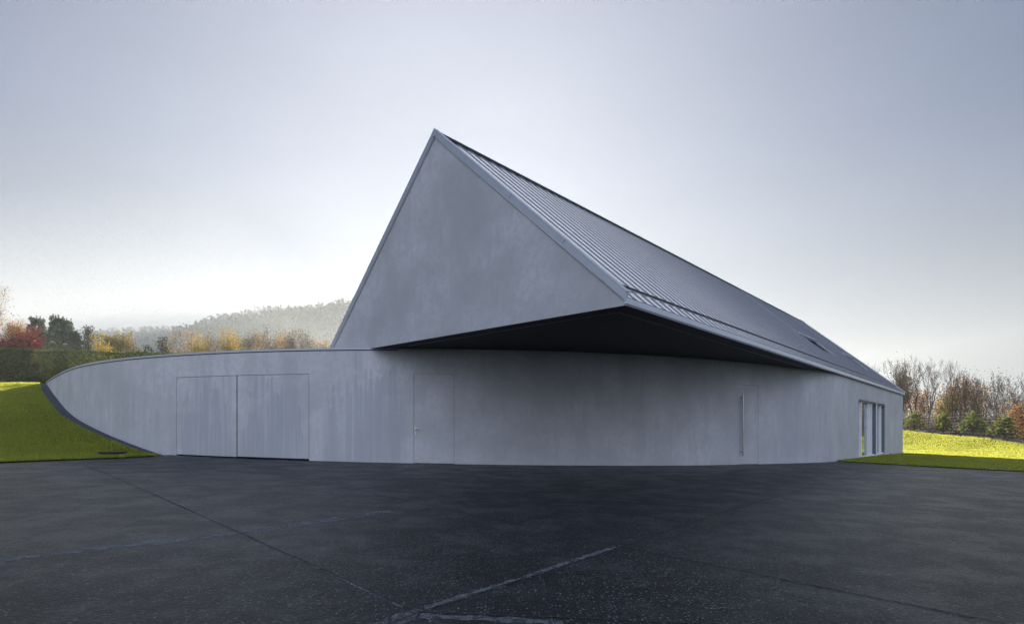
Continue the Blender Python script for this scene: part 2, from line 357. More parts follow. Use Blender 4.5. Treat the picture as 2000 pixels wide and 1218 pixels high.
# lever handle with rose and escutcheon
uh=ud0+.055
mb=MB(); mb.tube(local(uh,-.01,1.07),local(uh,.055,1.07),.010,k=10); mb.tube(local(uh-.01,.052,1.07),local(uh+.125,.052,1.065),.0095,k=10); mb.build('handle',M['steel'],d1)
mb=MB()
for z0,z1 in ((1.03,1.12),(.90,.985)):
    p=[local(uh-.026,.0,z0),local(uh+.026,.0,z0),local(uh+.026,.012,z0),local(uh-.026,.012,z0)]
    mb.hexa(p+[q+Vector((0,0,z1-z0)) for q in p])
mb.build('lock_plate',M['brass'],d1)
# tall bar handle
ub=upx(1446.5); pz=wp(ub)[1]; zt=CZ+(H-768.5)/F*pz*.985; zb=CZ+(H-889)/F*pz*.985
mb=MB(); q=[local(ub-.02,.07,zb),local(ub+.02,.07,zb),local(ub+.02,.11,zb),local(ub-.02,.11,zb)]; mb.hexa([q[i] for i in (0,1,2,3)]+[a+Vector((0,0,zt-zb)) for a in q]); mb.build('handle',M['steel'],d2)
for z in (zt-.12,zb+.12): mb=MB(); mb.tube(local(ub,-.01,z),local(ub,.072,z),.012,k=8); mb.build('handle_bracket',M['frame_dark'],d2)
mb=MB(); a=local(ue0+.05,-.008,.62); mb.tube(a,local(ue0+.05,.012,.62),.024,k=14); mb.build('lock_cylinder',M['brass'],d2)
# ---- window opening: deep reveal, sliding frames, glass
def wbox(u0,u1,o0,o1,z0,z1,mb):
    p=[local(u0,o1,0),local(u1,o1,0),local(u1,o0,0),local(u0,o0,0)]
    zz0=z0 if not callable(z0) else None
    lo=[Vector((a.x,a.y,(z0(u) if callable(z0) else z0))) for a,u in zip(p,(u0,u1,u1,u0))]
    hi=[Vector((a.x,a.y,z1)) for a in p]
    mb.hexa(lo+hi)
gz0=lambda u:ground_at(u)
WT=2.52; GO=-.15
mb=MB(); wbox(uw0-.02,uw1+.02,-.325,.02,lambda u:ground_at(u)-.3,gz0((uw0+uw1)/2)+.03,mb); mb.build('window_sill',M['frame'],house)
up0=upx(1712.6)
for (a,b,ms,lbx) in ((uw0,up0-.03,(1684.6,1699.5,1704.6),'wide left bay'),(up0+.03,uw1,(1722.6,),'narrow right bay')):
    z0=ground_at(uw0); mb=MB()
    wbox(a+.003,b-.003,GO-.04,GO+.05,WT-.10,WT-.074,mb); wbox(a+.003,b-.003,GO-.04,GO+.06,z0,z0+.07,mb)
    for px_ in ms: c=upx(px_); wbox(c-.03,c+.03,GO-.03,-.035,z0+.07,WT-.10,mb)
    wf=mb.build('window',M['frame_white'],house); wf['label']='tall glazing with pale mullions, '+lbx
    mb=MB(); c=b-.05; wbox(c-.04,c+.04,GO-.03,-.03,z0+.07,WT-.10,mb); mb.build('jamb',M['frame_grey'],wf)
    mb=MB(); wbox(a,b,GO-.012,GO,z0+.02,WT-.09,mb); mb.build('pane',M['glass'],wf)
    mb=MB()
    for j in range(7):
        c=b-.45-.09*j; wbox(c-.035,c+.035,-.52-(.03 if j%2 else 0),-.45-(.03 if j%2 else 0),z0+.05,WT-.08,mb)
    mb.build('curtain',M['curtain'],wf)
mb=MB(); wbox(up0-.028,up0+.028,GO-.03,.004,ground_at(uw0)-.1,WT-.002,mb); mb.build('mullion',M['frame_white'],house)
mb=MB(); wbox(uw0+.003,uw1-.003,-.2,-.02,WT-.072,WT-.002,mb); mb.build('window_head',M['frame_dark'],house)
# flush hatch and vent by the window
uq=upx(1741); mb=MB(); wbox(uq-.55,uq-.40,-.01,.05,ground_at(uq)+.02,ground_at(uq)+.12,mb); mb.build('floor_vent',M['dark'],house)
# room behind the window
mb=MB()
zf=ground_at(uw1)-.05
A=[W(s,t,0) for s,t in ((17.5,.75),(35.6,.75),(35.6,9.6),(17.5,9.6))]
mb.add([a+np.array([0,0,zf]) for a in A]+[a+np.array([0,0,3.3]) for a in A],[(0,1,2,3),(4,7,6,5),(3,2,6,7),(0,3,7,4),(1,5,6,2)])
mb.build('room_lining',M['room'],house)
# ---- gable wall and body
gth=.35
mb=MB()
g=[(0.05,ZS),(RT,rz(RT)-.02),(LT-.05,ZS)]
def gpt(s,t,z): return W(s,t,z)
zl=lambda t: RZ-(RZ-3.45)*(t-RT)/(LT-RT)
gl_=[(0.03,ZS+.0),(0.03,ZS+.15),(RT,RZ-.03),(LT-.03,3.44),(LT-.03,2.9),(9.2,2.9),(9.2,ZS)]
fr=[gpt(.03,t,z) for t,z in gl_]; bk=[gpt(.03+gth,t,z) for t,z in gl_]; k=len(gl_)
mb.add(fr+bk,[tuple(range(k))[::-1],tuple(range(k,2*k))]+[(i,(i+1)%k,k+(i+1)%k,k+i) for i in range(k)],[(t,z) for t,z in gl_]*2)
mb.build('gable_wall',M['plaster_gable'],house,uv=True)
# far end wall, back wall (closed body)
mb=MB()
e=[W(37.08,.1,-1.3),W(37.08,LT-.1,-1.3),W(37.08,LT-.1,ZS),W(37.08,.1,ZS)]; e2=[a-np.append(U[:2],0)*.3 for a in e]
mb.hexa([e[0],e[1],e2[1],e2[0],e[3],e[2],e2[2],e2[3]])
s0=W(.4,LT-.1,1); s1=W(36.7,LT-.1,1)
q=[W(.4,LT-.1,-1.3),W(36.78,LT-.1,-1.3),W(36.78,LT-.4,-1.3),W(.4,LT-.4,-1.3)]
mb.hexa(q+[a+np.array([0,0,ZS+1.3]) for a in q])
ge=[W(36.9,.1,ZS+.004),W(33.6,RT,RZ-.05),W(36.9,LT-.1,ZS+.004)]; ge2=[a-U*.25 for a in ge]
mb.add(ge+ge2,[(0,2,1),(3,4,5),(0,1,4,3),(1,2,5,4),(2,0,3,5)])
mb.build('back_wall',M['plaster_dry'],house,uv=True)
# ---- soffit: horizontal dark underside between the wall line and the eave
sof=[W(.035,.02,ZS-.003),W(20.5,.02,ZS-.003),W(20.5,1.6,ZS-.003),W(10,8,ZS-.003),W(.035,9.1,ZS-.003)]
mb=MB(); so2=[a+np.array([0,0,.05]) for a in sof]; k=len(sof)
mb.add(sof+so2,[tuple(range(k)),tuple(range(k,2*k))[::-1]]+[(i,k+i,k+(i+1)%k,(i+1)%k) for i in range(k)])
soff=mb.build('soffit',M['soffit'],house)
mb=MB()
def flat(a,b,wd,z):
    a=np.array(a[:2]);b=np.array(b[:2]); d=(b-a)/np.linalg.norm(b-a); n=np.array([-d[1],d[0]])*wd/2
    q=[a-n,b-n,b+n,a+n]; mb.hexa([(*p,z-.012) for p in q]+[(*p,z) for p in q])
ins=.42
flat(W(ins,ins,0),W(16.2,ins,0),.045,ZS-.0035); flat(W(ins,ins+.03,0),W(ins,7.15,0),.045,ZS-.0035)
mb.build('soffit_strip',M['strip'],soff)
# ---- roof: sheets with battens, eave step, recessed roof lights
STEP=.44; PITCH=.415; NR=int(37/PITCH)+1
holes=[(21.4,24.7,1.5,2.62),(30.6,33.1,1.35,2.5)]
nrm=np.cross(U,V+np.array([0,0,SL])); nrm/=np.linalg.norm(nrm)
if nrm[2]<0: nrm=-nrm
def R(s,t,h=0.): return W(s,t,rz(t))+nrm*h
mb=MB()
def sheet(s0,s1,t0,t1,h0,h1):
    # slab on the right hand slope; far end follows the skewed end line
    f=lambda s,t:min(s,sEnd(t))
    q=[R(f(s0,t0),t0,h0),R(f(s1,t0),t0,h0),R(f(s1,t1),t1,h0),R(f(s0,t1),t1,h0),R(f(s0,t0),t0,h1),R(f(s1,t0),t0,h1),R(f(s1,t1),t1,h1),R(f(s0,t1),t1,h1)]
    mb.hexa(q)
sheet(.0,38,0.,STEP+.05,-.06,0.)
h1=.035
(a0,a1,b0,b1),(c0,c1,d0,d1_)=holes
sheet(0,a0,STEP,RT,-.06,h1)
sheet(a0,a1,STEP,b0,-.06,h1); sheet(a0,a1,b1,RT,-.06,h1+.012)
sheet(a1,c0,STEP,RT,-.06,h1)
sheet(c0,c1,STEP,d0,-.06,h1); sheet(c0,c1,d1_,RT,-.06,h1+.012)
sheet(c1,38,STEP,RT,-.06,h1)
roof=mb.build('roof',M['roof'],house)
# left hand slope
mb=MB()
def RL(s,t,h=0.):
    return W(s,t,zl(t)+h)
q=[RL(0,RT,-.07),RL(33.74,RT,-.07),RL(37.15,LT,-.07),RL(0,LT,-.07)]
mb.hexa(q+[a+np.array([0,0,.105]) for a in q]); 
for i in range(1,88):
    s=.395+PITCH*(i-1)
    if s>33.5: break
    a=RL(s,RT,.035);b=RL(s,LT,.035); w_=U*.03; up=np.array([0,0,.05]); mb.hexa([a-w_,b-w_,b+w_,a+w_,a-w_*.5+up,b-w_*.5+up,b+w_*.5+up,a+w_*.5+up])
mb.build('rear_roof_slope',M['roof'],house)
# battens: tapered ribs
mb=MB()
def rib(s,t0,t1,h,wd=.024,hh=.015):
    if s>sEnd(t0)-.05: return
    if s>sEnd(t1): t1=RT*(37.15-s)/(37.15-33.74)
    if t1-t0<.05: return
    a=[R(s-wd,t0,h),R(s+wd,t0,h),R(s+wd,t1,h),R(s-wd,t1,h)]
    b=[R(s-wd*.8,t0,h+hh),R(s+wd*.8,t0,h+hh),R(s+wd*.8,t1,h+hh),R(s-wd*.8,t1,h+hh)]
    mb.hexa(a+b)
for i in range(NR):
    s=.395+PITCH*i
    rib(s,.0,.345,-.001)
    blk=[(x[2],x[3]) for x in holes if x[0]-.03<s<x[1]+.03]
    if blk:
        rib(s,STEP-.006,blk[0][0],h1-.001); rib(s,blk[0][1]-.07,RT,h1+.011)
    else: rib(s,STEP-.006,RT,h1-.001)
mb.build('roof_rib',M['rib_shade'],roof)
# dark strip painting in the shadow line under the roof step
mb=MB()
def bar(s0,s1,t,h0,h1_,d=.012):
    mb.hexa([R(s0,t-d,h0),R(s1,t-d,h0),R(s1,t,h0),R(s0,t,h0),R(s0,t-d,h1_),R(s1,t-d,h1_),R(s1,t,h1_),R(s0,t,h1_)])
bar(.2,36.7,STEP-.001,.001,.018); mb.build('step_shadow_strip',M['edge'],roof)
# recess boxes below the roof lights
for (s0,s1,t0,t1) in holes:
    mb=MB(); zt=rz(t1); zb=rz(t0)-.12
    # reveal walls: front-low floor, back (upper) wall vertical under the lip, two cheeks
    def quadslab(p,off):
        mb.hexa(p+[a+off for a in p])
    fl=[W(s0,t0,zb),W(s1,t0,zb),W(s1,t1+.25,zb),W(s0,t1+.25,zb)]; quadslab(fl,np.array([0,0,-.05]))
    bw=[W(s0,t1+.2,zb),W(s1,t1+.2,zb),W(s1,t1+.2,zt+.15),W(s0,t1+.2,zt+.15)]; quadslab(bw,V*.06)
    for s,sg in ((s0,-1),(s1,1)):
        ck=[W(s,t0,zb),W(s,t1+.2,zb),W(s,t1+.2,rz(t1+.2)-.05),W(s,t0,rz(t0)-.05)]; quadslab(ck,U*.05*sg)
    o=mb.build('roof_light',M['frame_dark'],roof); o['label']='recessed roof light cut into the metal slope'
    mb=MB(); q=[W(s0+.1,t1+.17,zb+.1),W(s1-.1,t1+.17,zb+.1),W(s1-.1,t1+.17,zt-.05),W(s0+.1,t1+.17,zt-.05)]; quadslab(q,-V*.02); mb.build('pane',M['glass'],o)
    mb=MB(); mb.hexa([R(s0,t1-.06,.05),R(s1,t1-.06,.05),R(s1,t1+.02,.05),R(s0,t1+.02,.05),R(s0,t1-.06,.064),R(s1,t1-.06,.064),R(s1,t1+.02,.064),R(s0,t1+.02,.064)])
    mb.hexa([R(s0,t1-.065,-.05),R(s1,t1-.065,-.05),R(s1,t1-.055,-.05),R(s0,t1-.055,-.05),R(s0,t1-.065,.062),R(s1,t1-.065,.062),R(s1,t1-.055,.062),R(s0,t1-.055,.062)]); mb.build('lip_flashing',M['fascia'],o)
# eave fascia (pale) with dark line below and above
mb=MB()
def fbox(s0,s1,t0,t1,z0,z1): 
    q=[W(s0,t0,z0),W(s1,t0,z0),W(s1,t1,z0),W(s0,t1,z0)]; mb.hexa(q+[a+np.array([0,0,z1-z0]) for a in q])
fbox(-.0,15.5,-.025,.03,ZS+.022,3.535); fbox(15.512,37.17,-.025,.03,ZS+.022,3.535); mb.build('eave_fascia',M['fascia'],house)
mb=MB(); fbox(0,37.1,-.012,.03,ZS+.006,ZS+.0215); fbox(.04,37.1,-.02,.03,3.5352,3.548); mb.build('eave_joint',M['edge'],house)
mb=MB(); fbox(0,37.1,-.022,.03,ZS-.008,ZS+.0058); mb.build('drip_edge',M['trim'],house)
# verge trim: band in the gable plane on both rakes, capped on top; joints by short gaps
def verge(tz,segs,name):
    mb2=MB()
    for (a,b) in segs:
        (t0,z0),(t1,z1)=tz(a),tz(b)
        dt=t1-t0; dz=z1-z0; L=math.hypot(dt,dz); nt_,nz_=-dz/L,dt/L
        if nz_<0: nt_,nz_=-nt_,-nz_
        def P_(s,t,z,h): return W(s,t+nt_*h,z+nz_*h)
        q=[]
        for h in (-.02,.085):
            q+=[P_(-.012,t0,z0,h),P_(-.012,t1,z1,h),P_(.06,t1,z1,h),P_(.06,t0,z0,h)]
        if a<.05:   # plumb cut at the eave
            for i in (0,3): sx_=-.012 if i==0 else .06; q[i]=W(sx_,-.02,ZS+.06); q[i+4]=W(sx_,-.02,rz(-.02)+.115)
        mb2.hexa(q)
        q=[]
        for h in (.0851,.10):
            q+=[P_(-.018,t0,z0,h),P_(-.018,t1,z1,h),P_(.16,t1,z1,h),P_(.16,t0,z0,h)]
        mb2.hexa(q)
        q=[]
        for h in (-.026,-.0202):   # dark seal line
            q+=[P_(.012,t0,z0,h),P_(.012,t1,z1,h),P_(.06,t1,z1,h),P_(.06,t0,z0,h)]
        seal.hexa(q)
    mb2.build(name,M['trim'],house)
seal=MB()
rt=lambda t:(t,rz(t)); lt=lambda t:(t,zl(t))
js=[.03,1.47,2.955,4.40,RT-.05]
verge(rt,[(js[i]+(.0 if i==0 else .005),js[i+1]-(.0 if i==3 else .005)) for i in range(4)],'verge_trim')
jl=[RT+.05,6.6,8.05,9.5,LT+.02]
verge(lt,[(jl[i]+.004,jl[i+1]-.004) for i in range(4)],'verge_trim')
seal.build('verge_seal',M['edge'],house)
# ridge cap with small upturned ends
mb=MB()
def rc(s0,s1,wd,h):
    a=[(RT-wd,RZ-wd*SL+h),(RT,RZ+.02+h),(RT+wd,RZ-wd*1.02+h)]
    q0=[W(s0,t,z) for t,z in a]+[W(s0,t,z-.03) for t,z in a]; q1=[W(s1,t,z) for t,z in a]+[W(s1,t,z-.03) for t,z in a]
    mb.add(q0+q1,[(0,6,7,1),(1,7,8,2),(3,4,10,9),(4,5,11,10),(0,3,9,6),(2,8,11,5),(0,1,4,3),(1,2,5,4),(6,9,10,7),(7,10,11,8)])
rc(.13,33.49,.06,.105); mb.build('ridge_cap',M['edge'],house)
mb=MB(); rc(-.022,.12,.15,.130)
tri=[(RT-.14,RZ-.06),(RT+.14,RZ-.06),(RT,RZ+.12)]; q0=[W(-.02,t,z) for t,z in tri]; q1=[W(.1,t,z) for t,z in tri]; mb.add(q0+q1,[(0,1,2),(5,4,3),(0,3,4,1),(1,4,5,2),(2,5,3,0)]); mb.build('ridge_end_cap',M['trim'],house)
mb=MB(); rc(33.5,33.8,.17,.16); mb.build('ridge_end_cap',M['trim'],house)
# verge closure at the skewed far end
mb=MB(); mb.hexa([R(37.16,-.02,-.1),R(33.78,RT,-.1),R(33.66,RT,-.1),R(37.04,-.02,-.1),R(37.16,-.02,.10),R(33.78,RT,.10),R(33.66,RT,.10),R(37.04,-.02,.10)]); mb.build('verge_trim',M['roof'],house)
# flat roof behind the parapet, left of the gable
mb=MB(); us=np.linspace(.3,UG+2,40); a=[wp(u)-wn(u)*.3 for u in us]
poly=[(p[0],p[1],ZS-.12) for p in a]+[(2,22,ZS-.12),(-3,26,ZS-.12),(-10,28,ZS-.12),(-18,28,ZS-.12)]
mb.add(poly,[tuple(range(len(poly)))]); mb.build('flat_roof',M['gravel'],house)
# ------------------------------------------------------------------ yard
bnd=[]
for u in np.linspace(UJ-.2,upx(1655),70):
    p=wp(u)-wn(u)*.14; bnd.append((p[0],p[1]))
bnd+=[(14.6,22.6),(15.3,21.1),(17.45,18.75),(20.5,15.6),(27,9.5),(40,-2),(40,-14),(-22,-14),(-17,-1),(-13.4,8.8),(-12.0,12.8),(-11.0,15.4)]
bm=bmesh.new(); vv=[bm.verts.new((x,y,yard_z(x))) for x,y in bnd]; f=bm.faces.new(vv); bmesh.ops.triangulate(bm,faces=[f]); bmesh.ops.recalc_face_normals(bm,faces=bm.faces)
me=bpy.data.meshes.new('asphalt_yard'); bm.to_mesh(me); bm.free(); me.materials.append(M['asphalt']); yard=bpy.data.objects.new('asphalt_yard',me); col.objects.link(yard)
tag(yard,'dark worn asphalt forecourt in front of the curved wall',None,None,'structure')
# joints and pale leached seams as thin ribbons on the surface
def ribbon(mb,px,wd,lift,jit,seed,step=.06):
    r=np.random.default_rng(seed); Q=np.array([gx(*p)[:2] for p in px]); Q=resample(Q,step) ; n=len(Q)
    d=np.gradient(Q,axis=0); d/=np.linalg.norm(d,axis=1)[:,None]+1e-9; nn=np.c_[-d[:,1],d[:,0]]
    j=np.cumsum(r.normal(0,1,n)); j-=np.linspace(j[0],j[-1],n); j=np.convolve(j,np.ones(7)/7,'same')*jit*.12+r.normal(0,jit*.3,n)
    ww=wd*(1+r.uniform(-.45,.45,n))/2
    C_=Q+nn*j[:,None]; A=C_+nn*ww[:,None]; B=C_-nn*ww[:,None]
    vs=[(x,y,yard_z(x)+lift) for x,y in A]+[(x,y,yard_z(x)+lift) for x,y in B]
    mb.add(vs,[(i,n+i,n+i+1,i+1) for i in range(n-1)])
mj=MB()
J=[([(160,905),(470,1040),(765,1172),(820,1194)],.022),([(540,925),(830,985),(1215,1067)],.014),([(1215,1067),(1550,1135),(1950,1215),(2150,1258)],.022),([(1060,945),(1200,972),(1430,997),(1735,1039),(2000,1071),(2200,1095)],.016),
   ([(820,1195),(1215,1067)],.016),([(1215,1067),(1415,997),(1740,907)],.014),([(470,1040),(765,997)],.008),
   ([(765,1172),(762,1214),(740,1240)],.02),([(820,1194),(690,1250)],.018),([(820,1194),(1000,1202),(1400,1219),(1700,1240)],.016),([(20,947),(225,935)],.012),([(290,972),(540,952)],.012)]
for k,(p,wd) in enumerate(J): ribbon(mj,p,wd*.75,.0035,.010,k,.035)
o=mj.build('asphalt_joint',M['dark'],None); tag(o,'dark joints between the asphalt bays',None,None,'structure')
n=NT('leached_seam'); p=n.pos(); f=n.noise(p,9,5,.7); n.set((.13,.14,.16),.8,0,.2); tr=n.new('ShaderNodeBsdfTransparent'); mx=n.new('ShaderNodeMixShader'); n.link(n.ramp(f,.36,.62,.1,.7),mx.inputs[0]); n.link(tr.outputs[0],mx.inputs[1]); n.link(n.b.outputs[0],mx.inputs[2]); n.link(mx.outputs[0],n.o.inputs[0]); M['leach']=n.m
mj=MB()
for k,(p,wd) in enumerate([([(-120,1106),(0,1092),(470,1040),(765,997)],.14),([(830,1188),(1205,1067)],.045),([(790,1186),(300,960)],.028),([(690,1245),(820,1190)],.08),([(820,1202),(1000,1210),(1100,1216)],.06)]): ribbon(mj,p,wd*1.25,.0018,.02,40+k)
o=mj.build('pale_seam',M['leach'],None); tag(o,'pale leached seams across the asphalt',None,None,'structure')
n=4500; d=rng.uniform(2.9,8,n); X=rng.uniform(-1.,1.,n); x=X*d; ok=(d<np.interp(x,P[:,0],P[:,1])-.4)&(x>-.43*d-6.2); d=d[ok];x=x[ok]; n=len(d)
r_=(.0018+.0005*d)*rng.uniform(.5,1.3,n); a0=rng.uniform(0,6.28,n); c_=np.stack([x,d,yard_z(x)+.001],1); T=[]
pk=[c_+np.stack([np.cos(a0+t)*r_,np.sin(a0+t)*r_,0*r_],1) for t in (0,2.1,4.2)]; tp_=c_+np.stack([0*r_,0*r_,r_*.9],1)
for i in range(3): T.append(np.stack([pk[i],pk[(i+1)%3],tp_],1))
o=np_mesh('grit',np.concatenate(T),3,M['grit']); tag(o,'fine pale grit scattered over the asphalt','grit',None,'stuff')
# ------------------------------------------------------------------ left bank
su=np.linspace(0.02,UJ,44)
strip_in=[wp(u)+wn(u)*.0 for u in su]; strip_w=[.20+.14*min(1,u/2.5) for u in su]
vin=[];vout=[]
for u,wd in zip(su,strip_w):
    p=wp(u)-wn(u)*.05; q=wp(u)+wn(u)*wd; z=ground_at(u); vin.append((p[0],p[1],z)); vout.append((q[0],q[1],z-.015))
k=len(su); vd=[(a[0],a[1],a[2]-.3) for a in vout]
o=mesh_obj('edging_strip',vin+vout+vd,[(i,i+1,k+i+1,k+i) for i in range(k-1)]+[(k+i,k+i+1,2*k+i+1,2*k+i) for i in range(k-1)],M['strip_gravel'])
tag(o,'narrow dark stone strip along the foot of the curved wall',None,None,'structure')
# lawn: loft between the yard edge and the strip / crest
up_=[(vout[i][0],vout[i][1],vout[i][2]+.02) for i in range(k-1,-1,-1)]
up_+=[(-24.3,27.75,3.37),(-27,27.9,3.38),(-33,28.1,3.40),(-45,28.5,3.42),(-70,29,3.5)]
up_=np.array(up_)
lowb=np.array([(-10.75,16.6,.262),(-11.0,15.4,.272),(-12.0,12.8,.30),(-13.4,8.8,.34),(-17,-1,.41),(-22,-14,.52),(-60,-14,1.6)])
def res3(Q,n,pw=1.):
    d=np.r_[0,np.cumsum(np.linalg.norm(np.diff(Q,axis=0),axis=1))]; q=np.linspace(0,1,n)**pw*d[-1]; return np.c_[[np.interp(q,d,Q[:,i]) for i in range(3)]].T
NU=90; NV=24
ua=res3(up_,NU,1.5); la=res3(lowb,NU,2.3)
LG=np.zeros((NU,NV,3))
for j in range(NV):
    f=j/(NV-1); LG[:,j]=la*(1-f)+ua*f
    LG[:,j,2]=la[:,2]*(1-f)+ua[:,2]*f-(.33*np.sin(math.pi*f)+2.2*f*(1-f)**2)*np.clip(np.linalg.norm(ua-la,axis=1)/14,0,1)
def grid_obj(name,G,mat):
    a,b=G.shape[:2]; fs=[(i*b+j,(i+1)*b+j,(i+1)*b+j+1,i*b+j+1) for i in range(a-1) for j in range(b-1)]
    return mesh_obj(name,G.reshape(-1,3),fs,mat,smooth=True)
lawnL=grid_obj('lawn',LG,M['lawn']); tag(lawnL,'shaded mown grass bank rising left to the hedge',None,None,'structure')
# plateau behind the crest, under the hedge
ps=[]
bk=res3(up_[k-1:],14)
G=np.zeros((14,8,3))
for j in range(8):
    y=(0,1.5,4,8,14,24,40,70)[j]; G[:,j]=bk; G[:,j,1]+=y; G[:,j,2]=bk[:,2]-(0,0,.02,.04,.06,.1,.3,4.5)[j]
plat=grid_obj('lawn',G,M['lawn']); tag(plat,'level grass at the crest under the hedge',None,None,'structure')
G2=np.zeros((10,6,3))
for i in range(10):
    for j in range(6): G2[i,j]=(-24+i*3.0+j*.0,28.2+(0,3,8,16,28,70)[j],3.2-(0,0,.1,.4,1.4,5.5)[j])
# right lawn: heightfield
def zr(x,y):
    B=np.clip(1.0+.077*(y-41),0.1,2.4); s=np.clip((x-27)/9.4,0,1); s=s*s*(3-2*s)
    und=.05*np.sin(x*.55+y*.3)+.04*np.sin(y*.8-x*.2)
    d=np.clip((x-37.5)/8,0,1); return -.0225*x+B*s+und*s-1.2*d
edge=[(13.6,24.0),(14.2,22.9),(14.6,22.6),(15.3,21.1),(17.45,18.75),(20.5,15.6),(27,9.5),(40,-2),(60,-10)]
er=res3(np.array([(x,y,0) for x,y in edge]),60,1.3)
far=res3(np.array([(13.9,24.1,0),(20,33,0),(25,42,0),(30,60,0),(45,75,0),(75,70,0),(90,20,0),(90,-10,0)]),60)
G=np.zeros((60,60,3))
for j in range(60):
    f=(j/59)**1.3; G[:,j]=er*(1-f)+far*f
G[:,:,2]=zr(G[:,:,0],G[:,:,1])+.02
lawnR=grid_obj('lawn',G,M['lawn']); tag(lawnR,'sunlit grass slope right of the house',None,None,'structure')
# big ground sheet
n=90
a=np.sinh(np.linspace(-4.3,4.3,n))/math.sinh(4.3)*9000
GX,GY=np.meshgrid(a,a+30,indexing='ij'); r=np.hypot(GX,GY)
GZ=-1.6+0*GX; GZ=np.where(r>150,-1.6-(r-150)*.004,GZ); GZ=np.maximum(GZ,-8)
gr=grid_obj('ground',np.dstack([GX,GY,GZ]),M['soil']); tag(gr,'open fields reaching to the horizon',None,None,'structure')
# ------------------------------------------------------------------ grass blades (one stuff object per lawn)
def blades(P0,N_,h,name,label,tint=None,wd=.006):
    n=len(P0); ang=rng.uniform(0,2*math.pi,n); q_=P0; pn=np.sin(q_[:,0]*1.7+np.sin(q_[:,1]*.9)*2)*np.sin(q_[:,1]*1.3+np.sin(q_[:,0]*.6)*2)+.6*np.sin(q_[:,0]*4.1+q_[:,1]*1.1)*np.sin(q_[:,1]*3.3); hh=h*rng.uniform(.5,1.4,n)*(1+.28*pn); ww=wd*rng.uniform(.7,1.4,n)
    lean=rng.normal(0,.45,(n,2))*hh[:,None]
    a=P0.copy();b=P0.copy();c=P0.copy()
    a[:,0]-=np.cos(ang)*ww;a[:,1]-=np.sin(ang)*ww;b[:,0]+=np.cos(ang)*ww;b[:,1]+=np.sin(ang)*ww
    c[:,:2]+=lean; c[:,2]+=hh
    V_=np.stack([a,b,c],1).reshape(-1,3)
    o=np_mesh(name,V_,3,M['blade'],attr=rng.random(n) if tint is None else tint); tag(o,label,'grass',None,'stuff'); return o
def sample_grid(G,n,wfun):
    a,b=G.shape[:2]; A=G[:-1,:-1];B=G[1:,:-1];C_=G[1:,1:];D=G[:-1,1:]
    area=np.linalg.norm(np.cross(B-A,D-A),axis=2)+1e-9; cen=(A+B+C_+D)/4; wgt=(area*wfun(cen)).ravel(); wgt/=wgt.sum()
    idx=rng.choice(len(wgt),n,p=wgt); i,j=np.unravel_index(idx,area.shape); f=rng.random(n)[:,None]; g_=rng.random(n)[:,None]
    return A[i,j]*(1-f)*(1-g_)+B[i,j]*f*(1-g_)+C_[i,j]*f*g_+D[i,j]*(1-f)*g_
vis=lambda c:((c[...,1]>5)&(c[...,0]/np.maximum(c[...,1],.1)>-1.02)&(c[...,0]/np.maximum(c[...,1],.1)<1.02)).astype(float)
pl=sample_grid(LG,150000,lambda c:vis(c)/np.maximum(c[...,1],5)**1.)
blades(pl,None,.05,'grass','short green blades on the left bank',wd=.009)
bkG=G2
pr=sample_grid(G,230000,lambda c:vis(c)*(c[...,1]<56)*(c[...,0]<39)/np.maximum(c[...,1],5)**1.)
blades(pr,None,.055,'grass','short green blades on the right slope',wd=.012)
eb=[]
for Q_,z_ in ((res3(lowb[:6],200),0.),(res3(np.array([(x,y,yard_z(x)+.02) for x,y in edge[1:8]]),260),0.)):
    k_=rng.integers(0,len(Q_),9000); eb.append(Q_[k_]+rng.normal(0,1,(9000,3))*np.array([.05,.05,0]))
eb=np.concatenate(eb); eb=eb[eb[:,1]>4]; blades(eb,None,.075,'grass','longer tufts of grass along the edge of the yard',wd=.007)
# gravel bed under the dwarf pines
rows=[(35.4,54),(36.2,50),(36.5,47),(36.5,44),(36.4,41),(36.3,37),(36.3,30)]
Q=resample(np.array([(x+.3,y) for x,y in rows]),.5); G3=np.zeros((len(Q),5,3))
for j,dx in enumerate((-.55,-.3,0,.5,1.3)):
    G3[:,j,0]=Q[:,0]+dx+rng.normal(0,.05,len(Q)); G3[:,j,1]=Q[:,1]; G3[:,j,2]=zr(G3[:,j,0],G3[:,j,1])+(.03,.07,.09,.09,.03)[j]
o=grid_obj('gravel_bed',G3,M['gravel']); tag(o,'strip of stones and bark under the small pines',None,None,'structure')
# stones on the bed
V_=[]
n=900; b=Q[rng.integers(0,len(Q),n)]; 
mb=MB()
for k_ in range(260):
    x,y=b[k_]+rng.normal(0,.3,2); z=zr(x,y)+.08; r_=rng.uniform(.04,.11); c=Vector((x,y,z))
    vs=[c+Vector((r_*rng.uniform(.7,1.2)*a_,r_*rng.uniform(.7,1.2)*b_,r_*.7*c_)) for a_,b_,c_ in ((1,0,0),(0,1,0),(-1,0,0),(0,-1,0),(0,0,1),(0,0,-1))]
    mb.add(vs,[(0,1,4),(1,2,4),(2,3,4),(3,0,4),(1,0,5),(2,1,5),(3,2,5),(0,3,5)])
o=mb.build('stones',M['gravel']); tag(o,'loose pale stones along the planting strip','stones',None,'stuff')
